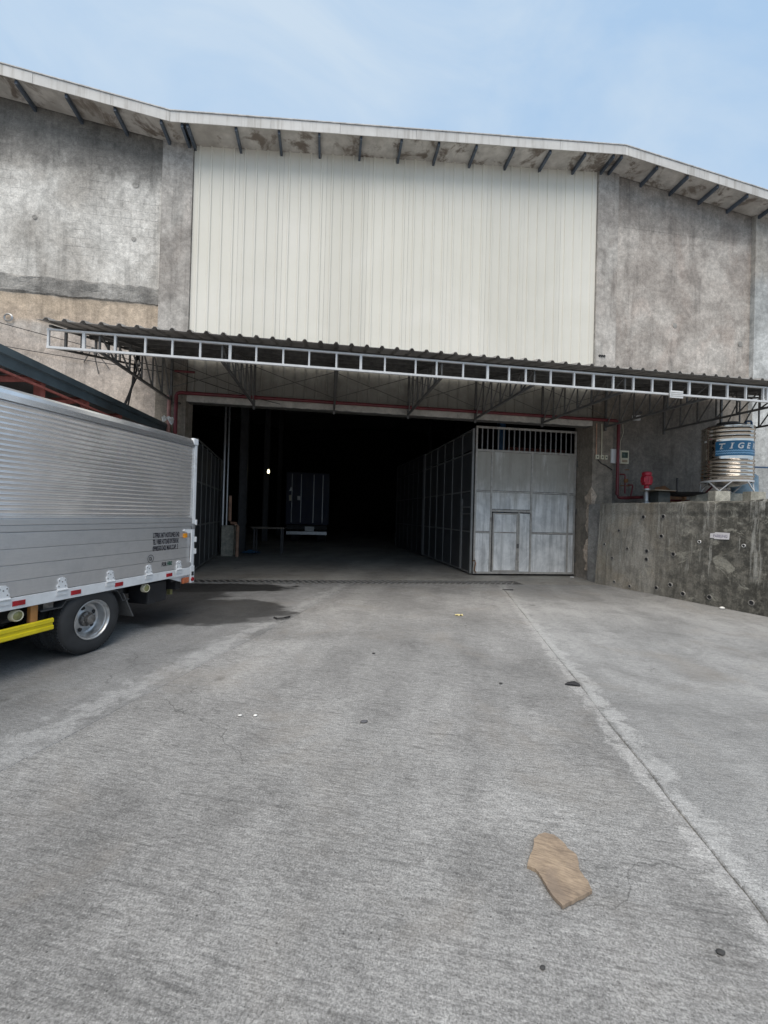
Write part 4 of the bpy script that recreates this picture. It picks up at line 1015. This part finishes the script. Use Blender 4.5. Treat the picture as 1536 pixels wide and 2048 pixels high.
MB().bar((XS + 0.02, 10.3, 3.30), (XS + 0.02, -2.4, 3.12), 0.03).build('edge_rail', M['red_primer'], sh)
B(-12.1, -11.9, -2.5, 10.4, -0.1, 3.2).build('back_panel', M['int_dark'], sh)
o = MB().grid(lambda u, v: (-3.9 + 0.26 * u, 10.36 - 0.12 * v, 3.72 + 0.12 * v + 0.08 * N3(u * 2, v * 2, 1, 1.5) * 1.0), 8, 6).build('crumpled_foil', M['foam'], None); tag(o, 'crumpled white scrap at the end of the shed gutter', 'scrap')

# ================================================================== TRUCK
TA = R(-20.7)
tkr = thing('box_truck', 'silver aluminium box truck parked at the left, rear end towards the bay', 'truck', (-2.57, 5.06, 0), None, TA)
ORG[tkr.name] = Vector((0, 0, 0))               # parts below are in the truck's own axes: x outwards, y to the rear
YA, YB = -2.9, 1.60
B(-1.70, -0.035, YA, YB, 0.80, 2.66).build('box_body', M['alu_flat'], tkr)
# corrugated upper side
nr = 22; zb0, zt0 = 1.525, 2.60; pitch = (zt0 - zb0) / nr
prof = [(0.0 - 0.018, zb0)]
for k in range(nr):
    z = zb0 + k * pitch
    prof += [(-0.013, z + pitch * 0.28), (-0.004, z + pitch * 0.52), (0.0, z + pitch * 0.60), (-0.003, z + pitch * 0.68), (-0.018, z + pitch * 0.99)]
prof.append((-0.018, zt0))
mb = MB(); n = len(prof)
for y in (YA, YB - 0.005): mb.v += [(x, y, z) for x, z in prof] + [(-0.034, y, z) for x, z in prof]
for j in range(n - 1):
    mb.f += [(j, j + 1, 2 * n + j + 1, 2 * n + j), (j, j + 1, n + j + 1, n + j), (2 * n + j, 2 * n + j + 1, 3 * n + j + 1, 3 * n + j)]
mb.build('corrugated_side', M['alu'], tkr)
B(-0.034, -0.002, YA, YB - 0.005, 1.463, 1.522).build('side_strip', M['alu_flat'], tkr, bevel=0.004)
B(-0.034, -0.006, YA, YB - 0.005, 1.40, 1.460).build('side_strip', M['alu_flat'], tkr, bevel=0.004)
zs = [0.79, 0.94, 1.09, 1.24, 1.392]
for i, (a, b) in enumerate(zip(zs, zs[1:])):
    B(-0.034, 0.0 - 0.0012 * (i % 2), YA, YB - 0.02, a + 0.0015, b - 0.0015).build('side_plank', M['alu_flat'], tkr, bevel=0.003)
mb = MB().prism([(-0.06, 2.603), (0.006, 2.603), (0.006, 2.66), (-0.004, 2.70), (-0.03, 2.725), (-0.10, 2.735), (-0.10, 2.67), (-0.06, 2.67)], YB - YA, (0, YA, 0)).build('top_rail', M['alu'], tkr)
B(-1.70, -0.105, YA, YB, 2.665, 2.72).build('roof_panel', M['alu_flat'], tkr)
B(-0.05, 0.006, YA, YB + 0.02, 0.675, 0.785).build('bottom_rail', M['truck_white'], tkr, bevel=0.004)
B(-1.70, -0.055, YA, YB, 0.68, 0.795).build('floor_frame', M['chassis'], tkr)
# rear corner post, cap, doors, latch gear
B(-0.055, 0.004, YB + 0.002, YB + 0.06, 1.44, 2.63).build('rear_post', M['truck_white'], tkr, bevel=0.004)
B(-0.05, 0.0, YB + 0.004, YB + 0.055, 0.80, 1.36).build('rear_post', M['truck_white'], tkr, bevel=0.004)
B(-1.65, -0.06, YB + 0.003, YB + 0.045, 0.80, 2.64).build('rear_door', M['alu_flat'], tkr)
B(-0.07, 0.012, YB - 0.03, YB + 0.075, 2.632, 2.735).build('corner_cap', M['truck_white'], tkr, bevel=0.015)
lt = B(-0.03, 0.012, YB + 0.0, YB + 0.055, 1.362, 1.435).build('latch', M['steel'], tkr, bevel=0.008)
MB().prism([(1.40, 1.335), (1.50, 1.300), (1.575, 1.305), (1.575, 1.355), (1.42, 1.36)], 0.014, (0.001, 0, 0), (0, 1, 0), (0, 0, 1), (1, 0, 0)).build('latch_plate', M['truck_white'], lt)
MB().tube([(0.018, 1.56, 1.34), (0.022, 1.565, 1.15), (0.018, 1.56, 0.86)], 0.011, 6).build('latch_rod', M['truck_white'], lt)
for z in (1.02, 1.20, 1.46): B(-0.01, 0.02, YB + 0.055, YB + 0.085, z - 0.04, z + 0.04).build('door_hinge', M['truck_white'], lt, bevel=0.006)
rl = B(-0.06, 0.010, YB - 0.02, YB + 0.065, 0.545, 0.80).build('lamp_bracket', M['truck_white'], tkr, bevel=0.006)
MB().lathe([(0.0, 0.012), (0.03, 0.010), (0.034, 0.0)], (0.011, YB + 0.022, 0.60), (1, 0, 0), 14).build('red_lamp', M['redlens'], rl, True)
B(0.009, 0.016, YB - 0.0, YB + 0.045, 0.655, 0.715).build('dark_lens', M['chassis'], rl)
MB().prism([(1.17, 0.672), (1.58, 0.672), (1.58, 0.56), (1.47, 0.57)], 0.012, (-0.05, 0, 0), (0, 1, 0), (0, 0, 1), (1, 0, 0)).build('gusset_plate', M['truck_white'], tkr)
B(-0.03, 0.004, 1.43, 1.56, 0.555, 0.64).build('indicator_lamp', M['orange'], tkr, bevel=0.012)
B(0.0, 0.02, 1.405, 1.475, 1.235, 1.30).build('marker_lamp', M['amber'], tkr, bevel=0.008)
def hingem():
    mb = MB()
    mb.prism([(-0.05, 0.015), (0.05, 0.015), (0.055, 0.05), (0.04, 0.075), (0.045, 0.11), (0.02, 0.135), (-0.02, 0.135), (-0.045, 0.11), (-0.04, 0.075), (-0.055, 0.05)], 0.010, (0.0015, 0, 0), (0, 1, 0), (0, 0, 1), (1, 0, 0))
    mb.tube([(0.016, -0.055, 0.008), (0.016, 0.055, 0.008)], 0.013, 8)
    mb.box(0.007, 0.016, -0.06, 0.06, -0.045, -0.006)
    return mb.mesh('drop_side_hinge', M['truck_white'], True)
hm = hingem()
scr = MB()
for a, b in ((-0.03, 0.105), (0.03, 0.105), (0.0, 0.09), (-0.035, 0.045), (0.035, 0.045)): scr.lathe([(0.007, 0.0115), (0.005, 0.015), (0.0003, 0.015)], (0, a, b), (1, 0, 0), 8)
sm_ = scr.mesh('screw', M['hub'])
for y in (-2.1, -1.52, -0.936, -0.39, 0.188, 0.77, 1.327):
    h_ = link('drop_side_hinge', hm, tkr, (0, y, 0.775)); link('screw', sm_, h_, (0, y, 0.775))
rm = B(0.0065, 0.014, -0.055, 0.055, -0.022, 0.024).mesh('reflector', M['redlens'])
for y in (-2.0, -1.4, -0.80, -0.235, 0.31, 1.14): link('reflector', rm, tkr, (0, y, 0.728))
# lettering
def side_text(body, size, y, z, sx, mat, bold=0.0):
    me = text_mesh(body, size, 0, bold, sx)
    for v in me.vertices: v.co = Vector((0.0025, y + v.co.x, z + v.co.y))
    me.materials.clear(); me.materials.append(mat); return link('lettering', me, tkr)
side_text('LTFRB 24/7 HOTLINE:1342', 0.092, 0.83, 1.262, 0.47, M['ink'], 0.003)
side_text('TEL / VIBER HOTLINES 09175581342', 0.092, 0.83, 1.172, 0.335, M['ink'], 0.003)
side_text('09985501342/ MAX.CAP. 3', 0.092, 0.83, 1.085, 0.455, M['ink'], 0.003)
side_text('FOR', 0.075, 1.00, 0.862, 0.62, M['ink'], 0.003)
side_text('HIRE', 0.075, 1.10, 0.865, 0.60, M['greenink'], 0.003)
side_text('C6', 0.07, 0.775, 0.965, 0.55, M['ink'], 0.002)
rg = MB().lathe([(0.046, 0.0), (0.052, 0.0)], (0.0028, 0.80, 0.988), (1, 0, 0), 20)
rg.build('stamp_ring', M['ink'], tkr)
# side marker lamps under the rail
for y in (-0.783, 0.776):
    lm = MB().lathe([(0.055, -0.04), (0.055, 0.0), (0.05, 0.012), (0.042, 0.008)], (-0.03, y, 0.60), (1, 0, 0), 20).build('side_lamp', M['cream'], tkr, True)
    MB().lathe([(0.043, 0.006), (0.025, 0.014), (0.0005, 0.017)], (-0.03, y, 0.60), (1, 0, 0), 18).build('lamp_lens', M['lamp_glass'], lm, True)
# chassis
for x in (-1.25, -0.5):
    B(x - 0.05, x + 0.05, -4.3, 1.5, 0.48, 0.66).build('chassis_rail', M['chassis'], tkr)
for y in (-2.6, -1.6, -0.6, 0.4, 1.3):
    B(-1.65, -0.06, y - 0.04, y + 0.04, 0.60, 0.675).build('cross_member', M['chassis'], tkr)
MB().tube([(-1.5, 0, 0.375), (-0.25, 0, 0.375)], 0.06, 10).build('axle', M['chassis'], tkr, True)
B(-0.40, -0.08, 0.86, 1.20, 0.36, 0.64).build('tool_box', M['chassis'], tkr, bevel=0.02)
MB().tube([(-0.55, 1.15, 0.50), (-0.45, 1.5, 0.47), (-0.42, 1.62, 0.46)], 0.06, 10).build('exhaust_pipe', M['chassis'], tkr, True)
B(-0.35, -0.29, 1.52, 1.57, 0.36, 0.56).build('tow_hook', simple('olive_paint', (0.28, 0.27, 0.12), 0.6), tkr)
B(-1.6, -0.10, 1.40, 1.50, 0.47, 0.60).build('rear_bumper', M['chassis'], tkr)
B(-0.42, -0.10, -1.9, -0.98, 0.36, 0.64).build('fuel_tank', M['chassis'], tkr, bevel=0.03)
B(-0.095, -0.085, -1.5, -0.99, 0.42, 0.56).build('tank_plate', M['white_pl'], tkr)
# wheels
def wheel_mesh(cx):
    T = MB().lathe([(0.215, -0.02), (0.225, -0.0), (0.26, 0.006), (0.32, 0.006), (0.355, -0.012), (0.372, -0.035), (0.374, -0.10), (0.374, -0.16), (0.355, -0.19), (0.30, -0.205), (0.215, -0.19)], (0, 0, 0), (1, 0, 0), 56)
    return T.mesh('tyre', M['tyre'], True)
tm = wheel_mesh(0)
rimm = MB().lathe([(0.222, 0.004), (0.214, 0.006), (0.206, -0.002), (0.200, -0.03), (0.190, -0.035), (0.182, -0.06), (0.172, -0.115), (0.150, -0.125), (0.085, -0.105), (0.08, -0.09)], (0, 0, 0), (1, 0, 0), 56).mesh('rim', M['rim'], True)
hubm = MB().lathe([(0.083, -0.10), (0.078, -0.07), (0.055, -0.06), (0.052, -0.015), (0.035, -0.005), (0.0005, -0.005)], (0, 0, 0), (1, 0, 0), 28)
for k in range(6):
    a = 2 * math.pi * k / 6 + 0.3; hubm.lathe([(0.013, -0.085), (0.013, -0.05), (0.008, -0.045), (0.0003, -0.045)], (0, 0.068 * math.cos(a), 0.068 * math.sin(a)), (1, 0, 0), 6)
hubm = hubm.mesh('hub', M['hub'], True)
hl = MB()
for k in range(5):
    a = 2 * math.pi * k / 5 + 0.5
    hl.lathe([(0.026, -0.1115), (0.0003, -0.1105)], (0, 0.122 * math.cos(a), 0.122 * math.sin(a)), (1, 0, 0), 14)
hlm = hl.mesh('hand_hole', M['black'])
tread = MB()
for k in range(64):
    a = 2 * math.pi * k / 64
    for x0, x1 in ((-0.175, -0.125), (-0.115, -0.075), (-0.065, -0.035)):
        tread.v += []
        c_ = (0, 0.3755 * math.cos(a), 0.3755 * math.sin(a)); t_ = (0, -math.sin(a), math.cos(a))
        p = Vector(((x0 + x1) / 2, c_[1], c_[2])); q = Vector(t_) * 0.013
        tread.bar(p - q, p + q, x1 - x0, 0.010, Vector(c_).normalized())
trm = tread.mesh('tread', M['tyre'])
def wheel(x, y, flip=False):
    w = link('wheel', tm, tkr, (x, y, 0.377))
    for nm, me in (('rim', rimm), ('hub', hubm), ('hand_hole', hlm), ('tread', trm)): link(nm, me, w, (x, y, 0.377))
    if flip: w.rotation_euler = (0, 0, math.pi)
    return w
wheel(-0.02, 0); wheel(-0.27, 0); wheel(-1.66, 0, True); wheel(-1.42, 0, True)
wheel(-0.06, -3.75); wheel(-1.62, -3.75, True)
# fender arch and mud flap
arc = []
for k in range(13):
    a = R(20 + 128 * k / 12); arc.append((0.43 * math.cos(a), 0.375 + 0.42 * math.sin(a)))
arc = [(0.50, 0.52)] + [(p, min(q, 0.665)) for p, q in arc] + [(-0.44, 0.60), (-0.58, 0.60)]
mb = MB(); n = len(arc)
for x in (-0.02, -0.5): mb.v += [(x, y, z) for y, z in arc] + [(x, y * 0.985, z - 0.012) for y, z in arc]
for j in range(n - 1): mb.f += [(j, j + 1, 2 * n + j + 1, 2 * n + j), (n + j, n + j + 1, 3 * n + j + 1, 3 * n + j), (j, j + 1, n + j + 1, n + j), (2 * n + j, 2 * n + j + 1, 3 * n + j + 1, 3 * n + j)]
mb.build('mudguard', simple('grey_black_mudguard', (0.05, 0.052, 0.056), 0.5, 0, 0.25), tkr, True)
mb = MB().add([(-0.02, 0.40, 0.60), (-0.45, 0.40, 0.60), (-0.45, 0.53, 0.29), (-0.02, 0.56, 0.28), (-0.02, 0.416, 0.60), (-0.45, 0.416, 0.60), (-0.45, 0.546, 0.29), (-0.02, 0.576, 0.28)], [(0, 1, 2, 3), (7, 6, 5, 4), (0, 4, 5, 1), (1, 5, 6, 2), (2, 6, 7, 3), (3, 7, 4, 0)])
mb.build('mud_flap', simple('dusty_mud_flap', (0.085, 0.085, 0.085), 0.7, 0, 0.2), tkr)
# yellow side guard
for z0 in (0.0,):
    MB().prism([(0.0, 0.385), (0.010, 0.385), (0.022, 0.395), (0.022, 0.425), (0.008, 0.435), (0.008, 0.455), (0.022, 0.465), (0.022, 0.495), (0.010, 0.505), (0.0, 0.505)], 2.2, (-0.03, -2.65, 0)).build('side_guard', M['yellow'], tkr)
B(-0.085, -0.032, -0.66, -0.59, 0.40, 0.67).build('guard_post', M['copper'], tkr, bevel=0.01)
B(-0.085, -0.032, -2.2, -2.13, 0.40, 0.67).build('guard_post', M['copper'], tkr, bevel=0.01)
B(-0.2, -0.06, -0.52, -0.42, 0.60, 0.66).build('guard_bracket', M['hub'], tkr)
# cab (ahead of the picture's left edge)
cabp = [(-4.55, 0.45), (-2.98, 0.45), (-2.98, 2.05), (-3.2, 2.12), (-3.95, 2.10), (-4.5, 1.35), (-4.6, 0.9)]
cabo = MB().prism(cabp, 1.62, (-1.68, 0, 0), (0, 1, 0), (0, 0, 1), (1, 0, 0)).build('cab', M['truck_white'], tkr, bevel=0.04)
MB().prism([(-4.3, 1.35), (-3.25, 1.35), (-3.25, 1.95), (-3.85, 1.95)], 0.008, (-0.058, 0, 0), (0, 1, 0), (0, 0, 1), (1, 0, 0)).build('cab_window', M['glass'], cabo)

# ================================================================== SMALL THINGS ON THE YARD
CB = [(1.06, 1.91), (1.09, 1.965), (1.13, 1.99), (1.17, 2.00), (1.21, 1.98), (1.222, 1.94), (1.23, 1.89), (1.245, 1.85), (1.24, 1.82), (1.222, 1.79), (1.21, 1.76), (1.213, 1.71), (1.20, 1.66), (1.12, 1.635), (1.03, 1.61), (1.022, 1.655), (1.012, 1.70), (1.018, 1.75), (1.01, 1.80), (0.98, 1.82), (1.01, 1.86)]
cxm = sum(p[0] for p in CB) / len(CB); cym = sum(p[1] for p in CB) / len(CB)
mb = MB(); nr_ = 5; n = len(CB) * 3
ring = []
for i in range(len(CB)):
    a, b = Vector(CB[i]), Vector(CB[(i + 1) % len(CB)])
    for k in range(3):
        p = a.lerp(b, k / 3); p = p + Vector((N3(p.x, p.y, 3, 30), N3(p.x, p.y, 9, 30))) * 0.004; ring.append(p)
def cz_(x, y): return 0.026 + 0.012 * ((x - cxm) * 3 + (y - cym) * -1.5) * 0.8 + 0.005 * N3(x, y, 0, 9)
for lvl in (0, 1):
    for j in range(nr_):
        f_ = 1 - j / nr_
        for p in ring:
            x, y = cxm + (p.x - cxm) * f_, cym + (p.y - cym) * f_
            mb.v.append((x, y, cz_(x, y) if lvl == 0 else cz_(x, y) - 0.016))
    mb.v.append((cxm, cym, cz_(cxm, cym) - 0.016 * lvl))
    o0 = lvl * (n * nr_ + 1)
    for j in range(nr_ - 1):
        for k in range(n): mb.f.append((o0 + j * n + k, o0 + j * n + (k + 1) % n, o0 + (j + 1) * n + (k + 1) % n, o0 + (j + 1) * n + k))
    for k in range(n): mb.f.append((o0 + (nr_ - 1) * n + k, o0 + (nr_ - 1) * n + (k + 1) % n, o0 + n * nr_))
o1 = n * nr_ + 1
for k in range(n): mb.f.append((k, (k + 1) % n, o1 + (k + 1) % n, o1 + k))
o = mb.build('broken_board', M['card']); tag(o, 'brown broken fibre board scrap lying on the concrete in the foreground', 'board')

def pebble(x, y, r_, mat, name, label, cat, flat=0.5, group=None, z=0.0):
    mb = MB()
    mb.grid(lambda u, v: (x + r_ * math.cos(2 * math.pi * u) * math.sin(math.pi * v) * (1 + 0.3 * N3(u * 3, v * 2, x, 1)), y + 0.7 * r_ * math.sin(2 * math.pi * u) * math.sin(math.pi * v), z + 0.004 + r_ * flat * (0.8 - math.cos(math.pi * v))), 12, 7)
    o = mb.build(name, mat, None, True); return tag(o, label, cat, group)
dk = simple('dark_grit', (0.05, 0.05, 0.05), 0.8)
gg = 'loose bits on the yard'
pebble(1.54, 1.38, 0.017, dk, 'dark_stone', 'dark pebble at the lower right of the yard, alone', 'stone', 0.4, gg, 0.004)
pebble(0.83, 1.41, 0.011, dk, 'dark_stone', 'dark pebble just below the broken board', 'stone', 0.4, gg, 0.004)
pebble(1.76, 3.87, 0.018, dk, 'dark_stone', 'dark pebble left of the twisted black scrap', 'stone', 0.4, gg, 0.004)
pebble(0.34, 3.24, 0.03, simple('grey_lump', (0.10, 0.10, 0.11), 0.9), 'dark_stone', 'flat grey lump in the middle of the yard', 'stone', 0.25, gg, 0.004)
pebble(0.60, 4.82, 0.018, dk, 'dark_stone', 'dark pebble in the middle of the yard nearer the bay', 'stone', 0.4, gg, 0.004)
pebble(-0.52, 3.41, 0.017, M['foam'], 'white_chip', 'right one of two white chips on the middle slab', 'chip', 0.35, 'white chips', 0.006)
pebble(-0.64, 3.42, 0.017, M['foam'], 'white_chip', 'left one of two white chips on the middle slab', 'chip', 0.35, 'white chips', 0.006)
pebble(7.66, 6.98, 0.05, M['foam'], 'white_cup', 'crushed white cup at the foot of the retaining wall', 'cup', 0.5)
pebble(7.0, 10.86, 0.06, M['foam'], 'white_scrap', 'white scrap on the floor below the pale gate', 'scrap', 0.3)
o = MB().grid(lambda u, v: (2.17 + 0.13 * u, 6.57 + 0.07 * v, 0.012 + 0.03 * abs(N3(u * 2, v * 2, 3, 1.6))), 6, 4).build('paper_scrap', M['litter_y']); tag(o, 'pale yellow scrap of paper on the yard before the gate', 'paper')
o = MB().tube([(2.40, 3.80, 0.015), (2.45, 3.775, 0.03), (2.52, 3.76, 0.018), (2.50, 3.80, 0.03), (2.44, 3.83, 0.016)], [0.006, 0.016, 0.02, 0.014, 0.005], 6).build('twisted_rubber', M['black']); tag(o, 'twisted black rubber scrap near the right joint', 'scrap')
o = MB().tube([(-0.76, 6.55, 0.015), (-0.70, 6.46, 0.02), (-0.60, 6.46, 0.03), (-0.52, 6.58, 0.018)], 0.012, 6).build('curled_twig', M['black']); tag(o, 'curled black twig on the yard by the wet patch', 'twig')
o = MB().tube([(4.05, 8.95, 0.01), (4.18, 8.9, 0.02), (4.3, 8.93, 0.01)], 0.012, 6).build('black_strip', M['black']); tag(o, 'short black strip at the far end of the right joint', 'scrap')
